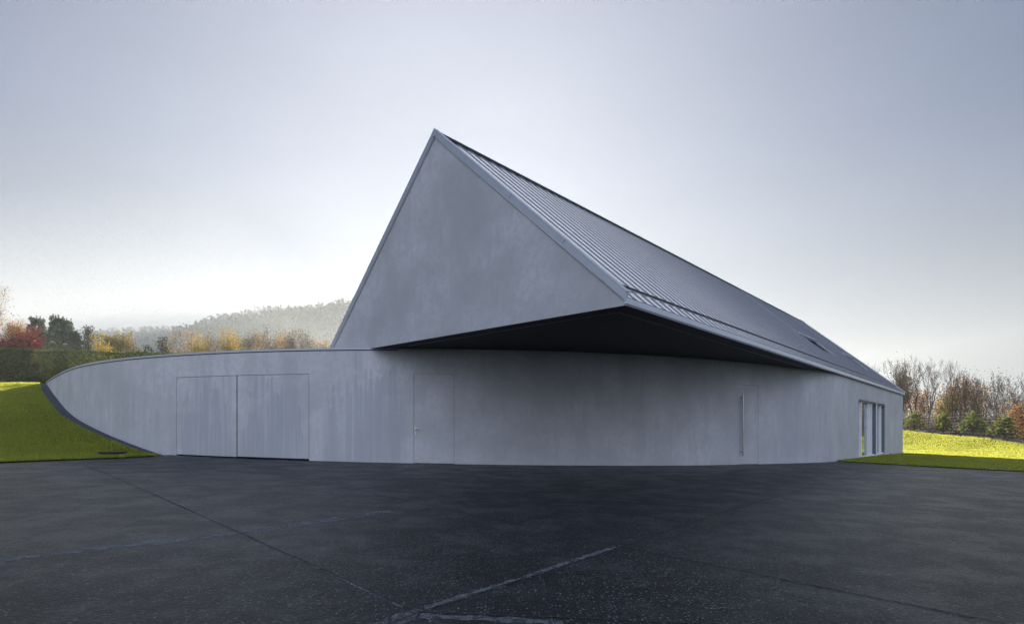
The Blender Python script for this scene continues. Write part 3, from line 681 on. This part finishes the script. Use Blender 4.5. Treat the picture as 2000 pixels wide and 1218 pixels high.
# drain covers in the grass
def cover(x,y,z,r_,label,mat):
    mb=MB(); mb.tube((x,y,z-.05),(x,y,z),r_,k=28); e_=empty('drain_cover',(x,y,z)); mb.build('lid',mat,e_)
    mb=MB()
    for i in range(28):
        a0=2*math.pi*i/28;a1=2*math.pi*(i+1)/28
        q=[(x+math.cos(a)*rr,y+math.sin(a)*rr,z-.03) for a,rr in ((a0,r_+.003),(a1,r_+.003),(a1,r_+.05),(a0,r_+.05))]; mb.hexa(q+[(p[0],p[1],z+.006) for p in q])
    mb.build('rim',mat,e_); tag(e_,label,'drain cover')
p=gx(260,886.5); cover(-11.55,16.05,.395,.30,'dark round drain cover set in the shaded bank by the wall foot',M['dark'])
p=gx(1942,917); cover(p[0]+.2,p[1]+.3,zr(p[0],p[1])+.05,.38,'pale round drain cover in the grass at the edge of the yard on the right',M['bark_pale'])
# ------------------------------------------------------------------ hedge
def cards(P0,size,name,mat,parent=None,tint=None,asp=.5,flatten=None):
    """small randomly turned quads"""
    n=len(P0); d=rng.normal(size=(n,3)); 
    if flatten is not None: d[:,2]*=flatten
    d/=np.linalg.norm(d,axis=1)[:,None]
    e=rng.normal(size=(n,3)); e-=d*(e*d).sum(1)[:,None]; e/=np.linalg.norm(e,axis=1)[:,None]+1e-9
    sz=(size*rng.uniform(.6,1.4,n))[:,None] if np.isscalar(size) else size[:,None]
    a=P0-d*sz; b=P0+e*sz*asp; c=P0+d*sz; g=P0-e*sz*asp
    return np_mesh(name,np.stack([a,b,c,g],1),4,mat,parent,attr=rng.random(n) if tint is None else tint)
hd=empty('hedge',(-43.4,47,3.35)); tag(hd,'tall clipped evergreen hedge along the crest of the left bank','hedge')
h0=np.array([-72.,41.2]);h1_=np.array([-29.5,50.6]); hl=np.linalg.norm(h1_-h0); hdv=(h1_-h0)/hl; hn=np.array([hdv[1],-hdv[0]])
n=150000; s=hl*rng.random(n)**.6; lat=rng.uniform(-.7,.7,n); zz=rng.uniform(0,1,n)
face=rng.random(n)<.62; lat=np.where(face,.7+rng.normal(0,.07,n)+.07*np.sin(s*2.1+zz*6),lat); topm=rng.random(n)<.16; zz=np.where(topm&~face,1.,zz)
base=h0+hdv*s[:,None]+hn*lat[:,None]
zt=7.86+.03*np.sin(s*1.3)+.035*rng.normal(size=n)
P0=np.c_[base,3.25+(zt-3.25)*zz+np.where(topm,.0,0)]
thin=(s>hl-12)&(rng.random(n)<.5)
cards(P0[~thin],.085,'foliage',M['hedge'],hd,asp=.45)
mb=MB()
for s in np.arange(.3,hl,.55):
    b_=h0+hdv*s+hn*rng.uniform(-.1,.1); mb.tube((b_[0],b_[1],3.1),(b_[0]+rng.normal(0,.05),b_[1],7.6),.05,.02,5)
mb.build('stem',M['wood'],hd)
# ------------------------------------------------------------------ trees
def skeleton(h,seed,kind='vase',trunk=.3,spread=.5,levels=5,r0=None,dens=1.):
    r=random.Random(seed); segs=[]; tips=[]
    r0=r0 or h*.021
    def grow(p,d,L,rad,lv):
        n=4 if lv<2 else 3; 
        for i in range(n):
            wob=.05+.045*lv
            d=(d+Vector((r.gauss(0,wob),r.gauss(0,wob),r.gauss(0,wob*.6)+.09*(lv>0)))).normalized()
            q=p+d*(L/n); rr=rad*(1-.28/n*(i+1)) ; segs.append((p,q,rad*(1-.28/n*i),rr)); p=q
            if lv>=1 and lv<levels and i>0 and r.random()<.62*dens:
                a=Vector((r.gauss(0,1),r.gauss(0,1),r.gauss(0,.5))).normalized(); e=(d*.75+a*(spread+.25)+Vector((0,0,.18))).normalized()
                grow(p,e,L*r.uniform(.45,.65),rad*.42,min(levels,lv+2))
            if lv>=3: tips.append(p)
        if lv<levels:
            m=r.choice((2,3,3)) if lv<2 else 2
            if lv==0: m=4
            for k_ in range(m):
                th=2*math.pi*(k_+r.random()*.6)/m; a=Vector((math.cos(th),math.sin(th),0)); 
                e=(d+a*spread*r.uniform(.55,1.15)+Vector((0,0,.1))).normalized()
                grow(p,e,L*r.uniform(.66,.86) if lv else (h*(1-trunk))*.30*r.uniform(.85,1.15),rr*(.62 if m>2 else .70),lv+1)
    grow(Vector((0,0,0)),Vector((r.gauss(0,.03),r.gauss(0,.03),1)),h*trunk,r0,0)
    m=max(q.z for _,q,_,_ in segs); k_=h/m
    segs=[(p*k_,q*k_,a,b) for p,q,a,b in segs]; tips=[t*k_ for t in tips]
    return segs,tips
def tubes(segs,rmin=.011):
    P_=np.array([s[0] for s in segs]);Q_=np.array([s[1] for s in segs]);ra=np.maximum(np.array([s[2] for s in segs]),rmin);rb=np.maximum(np.array([s[3] for s in segs]),rmin*.8)
    d=Q_-P_; d/=np.linalg.norm(d,axis=1)[:,None]+1e-9; up=np.where(np.abs(d[:,2:3])<.9,[[0,0,1.]],[[1.,0,0]]); a=np.cross(d,up); a/=np.linalg.norm(a,axis=1)[:,None]; b=np.cross(d,a)
    k_=4; out=[]
    ring=lambda C_,rr,t:C_+(a*math.cos(t)+b*math.sin(t))*rr[:,None]
    for i in range(k_):
        t0=2*math.pi*i/k_;t1=2*math.pi*(i+1)/k_
        out.append(np.stack([ring(P_,ra,t0),ring(P_,ra,t1),ring(Q_,rb,t1),ring(Q_,rb,t0)],1))
    return np.concatenate(out)
def place(px,d,ytop,zbase=None):
    x=(px-1000)/F*d; top=CZ+(H-ytop)/F*d; zb=zbase if zbase is not None else 0.; return (x,d,zb),top-zb
def tree(name,label,cat,px,d,ytop,zb,seed,leaf=None,nleaf=0,lsize=.12,spread=.5,trunk=.3,levels=5,group=None,bark='wood',hang=0.,wide=1.,dens=1.,leafr=.35,rmin=.011,wpx=None):
    loc,h=place(px,d,ytop,zb)
    segs,tips=skeleton(h,seed,spread=spread,trunk=trunk,levels=levels,dens=dens)
    if wpx:
        q_=np.array([s_[1] for s_ in segs]); ext=np.percentile(np.hypot(q_[:,0],q_[:,1]),93)*2; wide=max(.25,(wpx/F*d-(leafr*1.2 if leaf else 0))/ext)
    e=empty(name,loc)
    o=np.array(loc); V_=tubes(segs,rmin); V_[...,0]*=wide; V_[...,1]*=wide; V_=V_.reshape(-1,3)+o
    big=[s for s in segs if s[2]>h*.006]; small=[s for s in segs if s[2]<=h*.006]
    T=tubes(big,rmin);T[...,:2]*=wide; np_mesh('trunk',T.reshape(-1,3)+o,4,M[bark],e)
    T=tubes(small,rmin);T[...,:2]*=wide; np_mesh('branches',T.reshape(-1,3)+o,4,M['twig'],e)
    if leaf:
        tp=np.array(tips); tp[:,:2]*=wide; c=tp[rng.integers(0,len(tp),nleaf)]; 
        sub=rng.random(len(tp)); keep=sub[rng.integers(0,len(tp),nleaf)]
        p=c+rng.normal(0,leafr,(nleaf,3)); p[:,2]-=hang*np.abs(rng.normal(0,1,nleaf)); cards(p+o,lsize,'crown',M[leaf],e,asp=.6)
    tag(e,label,cat,group); return e
def conifer(name,label,px,d,ytop,zb,seed,mat='spruce',w=.3,nl=5000,ls=.12,group=None,droop=.25,cat='tree',gap=.0):
    loc,h=place(px,d,ytop,zb); r=np.random.default_rng(seed); e=empty(name,loc); o=np.array(loc)
    mb=MB(); mb.tube(o,o+np.array([0,0,h*.96]),h*.014,h*.003,7); mb.build('trunk',M['wood'],e)
    nb=int(60+h*5); PP=[]; segs=[]
    for i in range(nb):
        f=(i+.5)/nb; z=h*(.06+.92*f); L=h*w*(1-f)**.85*r.uniform(.7,1.15)+.02*h; th=i*2.4+r.uniform(-.4,.4); dv=np.array([math.cos(th),math.sin(th),0])
        m=max(6,int(nl/nb*(.35+1.5*(1-f)))); t=r.uniform(.08,1,m)**.7
        p=dv*(t*L)[:,None]; p[:,2]+=z-droop*L*t**1.3+.12*L*(t**3); sp=.13*L*(1.15-t)+.035*h*.6
        p+=r.normal(0,1,(m,3))*np.c_[sp,sp,sp*.35]
        PP.append(p); segs.append((Vector((0,0,z)),Vector(dv*L*.8)+Vector((0,0,z-droop*L*.8)),.02,.008))
    PP=np.concatenate(PP)+o; 
    np_mesh('branches',tubes(segs).reshape(-1,3)+o,4,M['wood'],e)
    cards(PP,ls,'crown',M[mat],e,asp=.35); tag(e,label,cat,group); return e
def round_pine(name,label,px,d,ytop,zb,seed,wpx,mat='scots',nl=15000,ls=.1,group=None):
    loc,h=place(px,d,ytop,zb); r=np.random.default_rng(seed); e=empty(name,loc); o=np.array(loc); R_=wpx/F*d/2
    segs=[]; PP=[]
    segs.append((Vector((0,0,0)),Vector((r.normal(0,.1),0,h*.55)),.16,.11)); segs.append((segs[0][1],Vector((r.normal(0,.2),0,h*.9)),.11,.04))
    nc=110
    for i in range(nc):
        f=(i+.5)/nc; z=h*(.18+.80*f); rad=R_*math.sqrt(max(.02,1-((f-.30)/.74)**2)); th=i*2.4+r.uniform(-.3,.3); rr=rad*r.uniform(.45,1.)
        c=np.array([math.cos(th)*rr,math.sin(th)*rr,z+r.normal(0,.1)]); segs.append((Vector((0,0,max(h*.1,z-rr*.5))),Vector(c),.05,.015))
        m=nl//nc; q=r.normal(0,1,(m,3)); q/=np.linalg.norm(q,axis=1)[:,None]; q*=(r.random(m)**.4)[:,None]*np.array([.26,.26,.17])*R_*r.uniform(.7,1.2); PP.append(c+q)
        # upright shoots
        for _ in range(3):
            s_=c+r.normal(0,.12,3)*R_; PP.append(s_+np.c_[r.normal(0,.03,20),r.normal(0,.03,20),r.uniform(0,.16*R_+.15,20)])
    np_mesh('trunk',tubes(segs).reshape(-1,3)+o,4,M['wood'],e); cards(np.concatenate(PP)+o,ls,'crown',M[mat],e,asp=.3); tag(e,label,'tree',group); return e
# ---- four dwarf pines on stakes with black ties
GP='small staked pines along the crest'
def dwarf(px,d,ybase,w,h,seed,label):
    x=(px-1000)/F*d; zb=float(zr(np.float64(x),np.float64(d)))+.05; r=np.random.default_rng(seed); o=np.array([x,d,zb]); e=empty('dwarf_pine',tuple(o))
    segs=[(Vector((0,0,0)),Vector((r.normal(0,.03),0,h*.5)),.05,.04),(Vector((0,0,h*.5)),Vector((r.normal(0,.03),0,h*.93)),.04,.02)]; tri=[]
    nb=30; cl=[]
    for i in range(nb):
        f=(i+.3)/nb; z=h*(.12+.72*f); L=w/2*(1-.60*f**1.1)*r.uniform(.6,1.12); th=i*2.4+r.uniform(-.4,.4); dv=np.array([math.cos(th),math.sin(th),0])
        tip=dv*L+np.array([0,0,z+L*.22]); segs.append((Vector((0,0,z*.92)),Vector(tip),.022,.012)); cl.append((tip,.15)); 
        cl.append((tip*.5+np.array([0,0,z])*.5+r.normal(0,.06,3),.14)); cl.append((tip*.78+np.array([0,0,z])*.22+r.normal(0,.09,3),.13))
    cl.append((np.array([0,0,h*.93]),.2)); cl.append((np.array([.03,0,h*.86]),.18))
    for c,sz in cl:
        m=85; a=r.normal(0,1,(m,3)); a[:,2]=np.abs(a[:,2])*1.1+.1; a/=np.linalg.norm(a,axis=1)[:,None]; b0=c+r.normal(0,.03,(m,3)); b1=b0+a*(sz*r.uniform(.55,1.05,m))[:,None]
        sd_=np.cross(a,r.normal(0,1,(m,3))); sd_/=np.linalg.norm(sd_,axis=1)[:,None]; tri.append(np.stack([b0-sd_*.010,b0+sd_*.010,b1],1))
    T=np.concatenate(tri).reshape(-1,3)+o; np_mesh('crown',T,3,M['pine'],e,attr=r.random(len(T)//3))
    np_mesh('trunk',tubes(segs).reshape(-1,3)+o,4,M['wood'],e)
    tag(e,label,'pine',GP)
    # support poles: two slanting dark poles tied to the stem
    sp=empty('tree_support',tuple(o)); mb=MB()
    zz=lambda xx,yy: float(zr(np.float64(xx),np.float64(yy)))
    for a,b in ((.25,-1.9),(-.2,1.9),(-.9,.2)):
        xx,yy=x+a,d+b; mb=MB(); mb.tube((xx,yy,zz(xx,yy)-.05),(x,d,zb+h*.46),.032,.028,6); mb.build('pole',M['edge'],sp)
    mb=MB(); mb.tube((x-.06,d,zb+h*.44),(x+.06,d,zb+h*.48),.06,.06,8); mb.build('strap',M['edge'],sp)
    return sp
spec=[(1786,50,843,1.95,1.80,11,'small dense pine nearest the house corner on the sunlit crest','nearest the house corner'),
      (1842,47,850,1.55,1.85,12,'narrow small pine second from the house on the sunlit crest','second from the house'),
      (1900,44,855,2.3,2.0,13,'widest small pine with tall leading shoot on the sunlit crest','of the widest small pine'),
      (1962,41,862,2.15,1.85,14,'round topped small pine nearest the right edge on the crest','nearest the right edge')]
for px,d,yb,w_,h_,sd0,lb,wh in spec:
    s_=dwarf(px,d,yb,w_,h_,sd0,lb); tag(s_,'slanting dark poles strapped to the small pine '+wh,'tree support','pole supports of the small pines')
# fence behind the pines: posts + wires
fe=empty('wire_fence',(38.2,45,0)); tag(fe,'thin dark wire fence with slim posts behind the small pines','fence')
fp=[(45.6,62),(43.0,55.5),(40.6,50.3),(39.6,44.6),(39.0,39.5),(38.6,34),(38.3,29)]
for x,y in fp:
    mb=MB(); z=float(zr(np.float64(x),np.float64(y))); mb.tube((x,y,z-.2),(x,y,z+2.3),.032,.032,6); mb.build('post',M['edge'],fe)
for k_ in range(8):
    mb=MB() if k_==0 else mb
    for (x0,y0),(x1,y1) in zip(fp[:-1],fp[1:]):
        z0=float(zr(np.float64(x0),np.float64(y0)))+.2+k_*.28; z1=float(zr(np.float64(x1),np.float64(y1)))+.2+k_*.28; mb.tube((x0,y0,z0),(x1,y1,z1),.004,.004,3)
mb.build('wire_mesh',M['edge'],fe)
# ---- right hand wood
GR='bare trees of the wood behind the fence'
Zr=-1.4
rt_=[('bare_tree','slim bare tree peeping over the roof slope, left end of the wood',1702,84,700,.5,.34,0),
('bare_tree','tall bare tree just right of the roof edge with fan of thin branches',1744,70,697,.40,.36,0),
('bare_tree','bare tree between the fan shaped one and the tallest tree by the roof',1763,74,693,.34,.4,0),
('bare_tree','tallest bare tree of the wood, above the pine nearest the house corner',1784,66,690,.42,.33,0),
('bare_tree','slender twin leader bare tree right of the tallest tree of the wood',1810,68,694,.36,.38,0),
('bare_tree','broad round crowned bare tree above the second small pine',1853,64,702,.55,.28,0),
('bare_tree','bare tree with few leaves above the widest small pine',1882,60,729,.42,.4,0),
('bare_tree','bare tree leaning over the gap right of the widest small pine',1908,66,726,.46,.35,0),
('bare_tree','wide bare tree above the pine nearest the right edge',1953,58,724,.58,.25,0),
('bare_tree','bare tree cut by the right edge of the picture',1988,60,727,.50,.3,0),
('bare_tree','thin bare tree standing furthest right at the picture edge',2014,57,733,.50,.3,0)]
RW=[40,60,42,60,46,58,28,44,74,56,50]
for i,(nm,lb,px,d,yt,sp,tr,_) in enumerate(rt_):
    tree(nm,lb,'tree',px,d,yt,Zr,100+i,spread=sp,trunk=tr,levels=6 if i not in(0,) else 5,group=GR,leaf='tan' if i in(2,6,8) else None,nleaf=900,lsize=.06,leafr=.5,wpx=RW[i],bark='bark_pale' if i%3==1 else 'wood')
for i,(nm,lb,px,d,yt,lf,nl,ls,sp) in enumerate([
('autumn_tree','tan leaved tree behind the bare trees by the roof edge',1756,82,733,'tan',7000,.13,.6),
('autumn_tree','rust orange tree behind the broad round crowned bare tree',1868,72,738,'rust',5000,.11,.6),
('autumn_tree','yellowish tree in the wood above the second small pine',1846,70,768,'yellow',3500,.10,.6),
('autumn_tree','orange leaved tree glowing low between the first two small pines',1800,74,764,'rust',3500,.10,.6),
('autumn_tree','olive yellow tree in the wood right of the widest small pine',1915,72,752,'orange',3600,.10,.6),
('autumn_tree','bushy rust red tree low at the right picture edge',1992,52,790,'rust',5500,.08,.7)]):
    tree(nm,lb,'tree',px,d,yt,Zr,150+i,leaf=lf,nleaf=int(nl*.5),lsize=ls,spread=sp,trunk=.22,levels=5,leafr=.5,wpx=(60,46,40,34,46,60)[i])
# undergrowth: twigs and sparse leaves that read as one brown mass
n=60000
d=rng.uniform(60,100,n); X=rng.uniform(.66,1.25,n); x=X*d; ok=(x>43.); d=d[ok];x=x[ok]; n=len(d)
hh=np.abs(rng.normal(0,1,n))*2.6*(1+.5*np.sin(x*.5)*np.sin(d*.33)); hh=np.clip(hh,0,7.0); z=Zr+hh
P0=np.c_[x,d,z]
dv=rng.normal(0,.35,(n,3)); dv[:,2]=1; dv/=np.linalg.norm(dv,axis=1)[:,None]; L=rng.uniform(.5,1.6,n)
segs=[]
T=[]
sidev=np.cross(dv,rng.normal(0,1,(n,3))); sidev/=np.linalg.norm(sidev,axis=1)[:,None]
T=np.stack([P0-sidev*.014,P0+sidev*.014,P0+dv*L[:,None]],1)
o=np_mesh('undergrowth',T,3,M['twig']); tag(o,'tangle of brown twigs under the wood on the right','undergrowth',None,'stuff')
n2=80000; k_=rng.integers(0,n,n2); o=cards(P0[k_]+rng.normal(0,.4,(n2,3)),.075,'leaf_litter_brush',M['brush'],None,asp=.6); tag(o,'thin brown and yellow leaves hanging in the undergrowth on the right','undergrowth',None,'stuff')
# ---- left group behind the hedge
tree('birch','large autumn birch cut by the left edge of the picture','tree',-26,60,548,2.5,201,leaf='orange',nleaf=9000,lsize=.055,spread=.5,trunk=.3,levels=6,hang=.3,bark='bark_pale',leafr=.35,wpx=104)
tree('autumn_tree','golden tree between the red shrub and the first dark pine','tree',42,70,622,2.5,202,leaf='orange',nleaf=6000,lsize=.08,spread=.5,trunk=.3,levels=5,leafr=.35,wpx=62)
tree('red_shrub','crimson leaved shrub rising behind the hedge at far left','shrub',22,54,632,3.0,203,leaf='red',nleaf=15000,lsize=.075,spread=.7,trunk=.14,levels=6,wpx=74,leafr=.3)
tree('red_shrub','smaller dark red shrub at the right foot of the crimson one','shrub',58,53,655,3.0,223,leaf='red',nleaf=5000,lsize=.07,spread=.7,trunk=.14,levels=5,wpx=34,leafr=.25)
round_pine('pine_tree','grey green pine just right of the golden tree',74,66,619,2.5,204,48,nl=17000,ls=.11)
round_pine('pine_tree','large rounded dark pine in the middle of the left group',119,62,620,2.5,205,62,nl=24000,ls=.11)
round_pine('pine_tree','low pine leaning at the right side of the large rounded pine',147,60,646,2.5,206,34,nl=9000,ls=.10)
tree('yellow_shrub','low yellow green shrub on the hedge top below the pines','shrub',116,54,666,3.,207,leaf='olive',nleaf=5000,lsize=.065,spread=.8,trunk=.12,levels=5,wpx=56,leafr=.25)
conifer('spruce','small dark spruce between the pines and the larch',172.5,62,634,2.5,208,'spruce',.20,6000,.12)
tree('larch','spreading golden larch behind the hedge','tree',224,62,643,2.5,209,leaf='larch',nleaf=11000,lsize=.065,spread=.75,trunk=.25,levels=6,wpx=74,leafr=.16)
tree('yellow_shrub','bright yellow shrub in front of the golden larch','shrub',203,54,660,3.,210,leaf='yellow',nleaf=3500,lsize=.065,spread=.6,trunk=.12,levels=5,wpx=36,leafr=.22)
for i,(px,yt,lb) in enumerate([(252,671,'left one of two tiny spruces at the right end of the larch'),(261,669.5,'right one of two tiny spruces at the right end of the larch'),(283.5,669,'tallest of three tiny spruces above the hedge end'),(290,671,'middle one of three tiny spruces above the hedge end'),(296.5,677,'shortest and rightmost of three tiny spruces above the hedge end')]):
    conifer('spruce',lb,px,66,yt,2.5,220+i,'spruce',.11,2000,.10)
# ---- row of autumn trees beyond the wall
GM='trees in the row beyond the parapet'
conifer('spruce','dark spruce at the left end of the row beyond the parapet',318,82,654,1.5,300,'spruce',.24,5200,.15,cat='tree')
row=[(329,664,'orange','small orange tree beside the dark spruce',3500,.55,1.2,4),
(355,643,'orange','big brown orange tree near the left end of the row',13000,.6,1.15,6),
(381,640,'orange','slim sparse tree beside the brightest yellow birch',2200,.34,.6,5),
(392,648,'yellow','brightest yellow birch, narrow, right of the big brown tree',5000,.38,.62,5),
(408,642,'tan','half bare tree with a greenish gold top',3000,.4,.9,5),
(425,655,'tan','low tan tree between the half bare one and the golden column',3000,.5,.9,5),
(444,641,'yellow','golden column shaped tree in the left half of the row',7000,.42,.8,5),
(457,655,'orange','small amber tree leaning on the golden column',2500,.45,.8,5),
(471,646,'olive','greenish tree in the middle of the row',6500,.42,.85,5),
(492,645,'tan','thin tan tree right of the greenish one',3600,.45,.9,5),
(506,646,'orange','pale orange tree in the middle of the row',4500,.42,.8,5),
(517,636,'tan','thin bare topped tree sticking above the pale orange one',1300,.4,.8,5),
(528,650,'tan','short tan tree left of the second orange column',3600,.5,.9,5),
(545,642,'orange','orange column shaped tree in the right half of the row',6500,.42,.85,5),
(563,650,'tan','tan tree between the orange column and the big bare one',4200,.5,1.,5),
(590,635,'tan','big bare round tree in the right half of the row',2200,.55,1.,6),
(606,655,'tan','brownish tree at the foot of the big bare one',3200,.55,1.,5),
(627,662,'orange','low pale orange tree close to the gable edge',3600,.6,1.2,5),
(644,656,'tan','last thin tree of the row, touching the gable edge',2200,.55,1.,5)]
RM=[22,58,12,20,28,20,30,18,26,22,24,18,20,28,26,44,26,34,24]
for i,(px,yt,lf,lb,nl,sp,wd,lv) in enumerate(row):
    d=88+ (i*37%11)*1.6
    tree('autumn_tree',lb,'tree',px,d,yt,1.2,310+i,leaf=lf,nleaf=int(nl*.75),lsize=.10,spread=sp,trunk=.25,levels=lv,wpx=RM[i],leafr=.45,group=GM,bark='bark_pale',rmin=.018)
# ------------------------------------------------------------------ far hills with woods
def hill(name,label,prof,d0,depth,z0,ntree,th,seed,sz):
    r=np.random.default_rng(seed); px=np.array([p[0] for p in prof],float); py=np.array([p[1] for p in prof],float)
    X=np.linspace(px[0],px[-1],90); top=CZ+(H-np.interp(X,px,py))/F*d0-th
    na=90; nb=14; G=np.zeros((na,nb,3))
    for j in range(nb):
        f=j/(nb-1)*1.6; yy=d0-depth+depth*f; G[:,j,0]=(X-1000)/F*d0; G[:,j,1]=yy; s_=np.clip(f,0,1); s_=np.where(f<1,s_*s_*(3-2*s_),1-(f-1)*.6); G[:,j,2]=z0+(top-z0)*s_
    o=grid_obj(name,G,M['soil']); tag(o,label,None,None,'structure')
    i=r.integers(0,na-1,ntree); jf=r.random(ntree)**.8*(nb-1)*.66; crest=r.random(ntree)<.25; jf=np.where(crest,(nb-1)/1.6-r.random(ntree)*.5,jf); j=jf.astype(int); fj=(jf-j)[:,None]; fi=r.random(ntree)[:,None]
    b=G[i,j]*(1-fi)*(1-fj)+G[i+1,j]*fi*(1-fj)+G[i,j+1]*(1-fi)*fj+G[i+1,j+1]*fi*fj
    m=34; hgt=th*r.uniform(.6,1.25,ntree); t=r.random((ntree,m)); con=(r.random(ntree)<.45)[:,None]
    rad=np.where(con,(1-t)*.24,.34*np.sqrt(np.clip(1-((t-.55)/.5)**2,0,1)))*hgt[:,None]; ph=r.uniform(0,2*math.pi,(ntree,m)); rr=rad*np.sqrt(r.random((ntree,m)))
    Pp=np.stack([b[:,None,0]+np.cos(ph)*rr,b[:,None,1]+np.sin(ph)*rr,b[:,None,2]+t*hgt[:,None]],2).reshape(-1,3)
    o=cards(Pp,sz,'far_forest',M['forest'],None,asp=.7,tint=np.repeat(r.random(ntree),m)); tag(o,label.replace('hill','wood on the hill'),'forest',None,'stuff')
hill('hill','long low hazy hill behind the larch and row of trees',[(-300,650),(60,646),(148,647),(200,644),(251,644),(275,641),(340,639),(420,640),(560,650),(700,665)],640,150,-6,1900,13,1,1.3)
hill('hill','nearer hazy hill climbing towards the gable',[(300,668),(345,652),(384,641),(415,629),(457,619),(531,604),(604,604),(636,599),(678,589),(700,590),(735,640),(800,700),(950,740)],470,190,-6,2600,11,2,1.0)
# ------------------------------------------------------------------ contrail
x0,y0,x1,y1=-60,385,108,572; D=7000
a=Vector(((x0-1000)/F*D,D,CZ+(H-y0)/F*D)); b=Vector(((x1-1000)/F*D,D,CZ+(H-y1)/F*D))
n=NT('contrail_vapour'); n.set((.9,.9,.9),1,0,0); tr=n.new('ShaderNodeBsdfTransparent'); tl=n.new('ShaderNodeBsdfTranslucent'); mx=n.new('ShaderNodeMixShader')
f=n.noise(n.pos(),.004,4,.6); n.link(n.ramp(f,.3,.7,.012,.035),mx.inputs[0]); n.link(tr.outputs[0],mx.inputs[1]); n.link(tl.outputs[0],mx.inputs[2]); n.link(mx.outputs[0],n.o.inputs[0])
mb=MB(); N_=14
for i in range(N_): 
    p=a.lerp(b,i/N_);q=a.lerp(b,(i+1)/N_); mb.tube(p,q,11*(1-.6*i/N_),11*(1-.6*(i+1)/N_),8)
o=mb.build('contrail',n.m,None,smooth=True); tag(o,'faint thin vapour trail slanting in the sky at far left','contrail')
bm=bmesh.new(); bmesh.ops.create_cube(bm,size=1.); me=bpy.data.meshes.new('valley_mist'); bm.to_mesh(me); bm.free()
vm_=bpy.data.objects.new('valley_mist',me); col.objects.link(vm_); vm_.scale=(760,600,68); vm_.location=(-430,92+300,8)
m=bpy.data.materials.new('mist_air'); m.use_nodes=True; t=m.node_tree; t.nodes.clear(); o_=t.nodes.new('ShaderNodeOutputMaterial'); pv=t.nodes.new('ShaderNodeVolumePrincipled'); pv.inputs['Color'].default_value=(.90,.95,1,1); pv.inputs['Density'].default_value=.0012; pv.inputs['Anisotropy'].default_value=.3; t.links.new(pv.outputs[0],o_.inputs['Volume']); me.materials.append(m)
tag(vm_,'pale mist lying in the valley below the wooded hill','mist',None,'stuff')
# ------------------------------------------------------------------ haze
bm=bmesh.new(); bmesh.ops.create_cube(bm,size=1.); me=bpy.data.meshes.new('haze'); bm.to_mesh(me); bm.free()
hz=bpy.data.objects.new('haze',me); col.objects.link(hz); hz.scale=(1500,1400,138); hz.location=(-100,250,-10+69)
m=bpy.data.materials.new('haze_air'); m.use_nodes=True; t=m.node_tree; t.nodes.clear(); o_=t.nodes.new('ShaderNodeOutputMaterial'); pv=t.nodes.new('ShaderNodeVolumePrincipled'); pv.inputs['Color'].default_value=(.86,.93,1,1); pv.inputs['Density'].default_value=.00038; pv.inputs['Anisotropy'].default_value=.35; t.links.new(pv.outputs[0],o_.inputs['Volume']); me.materials.append(m)
tag(hz,'pale autumn haze filling the valley',None,None,'stuff'); hz['category']='haze'
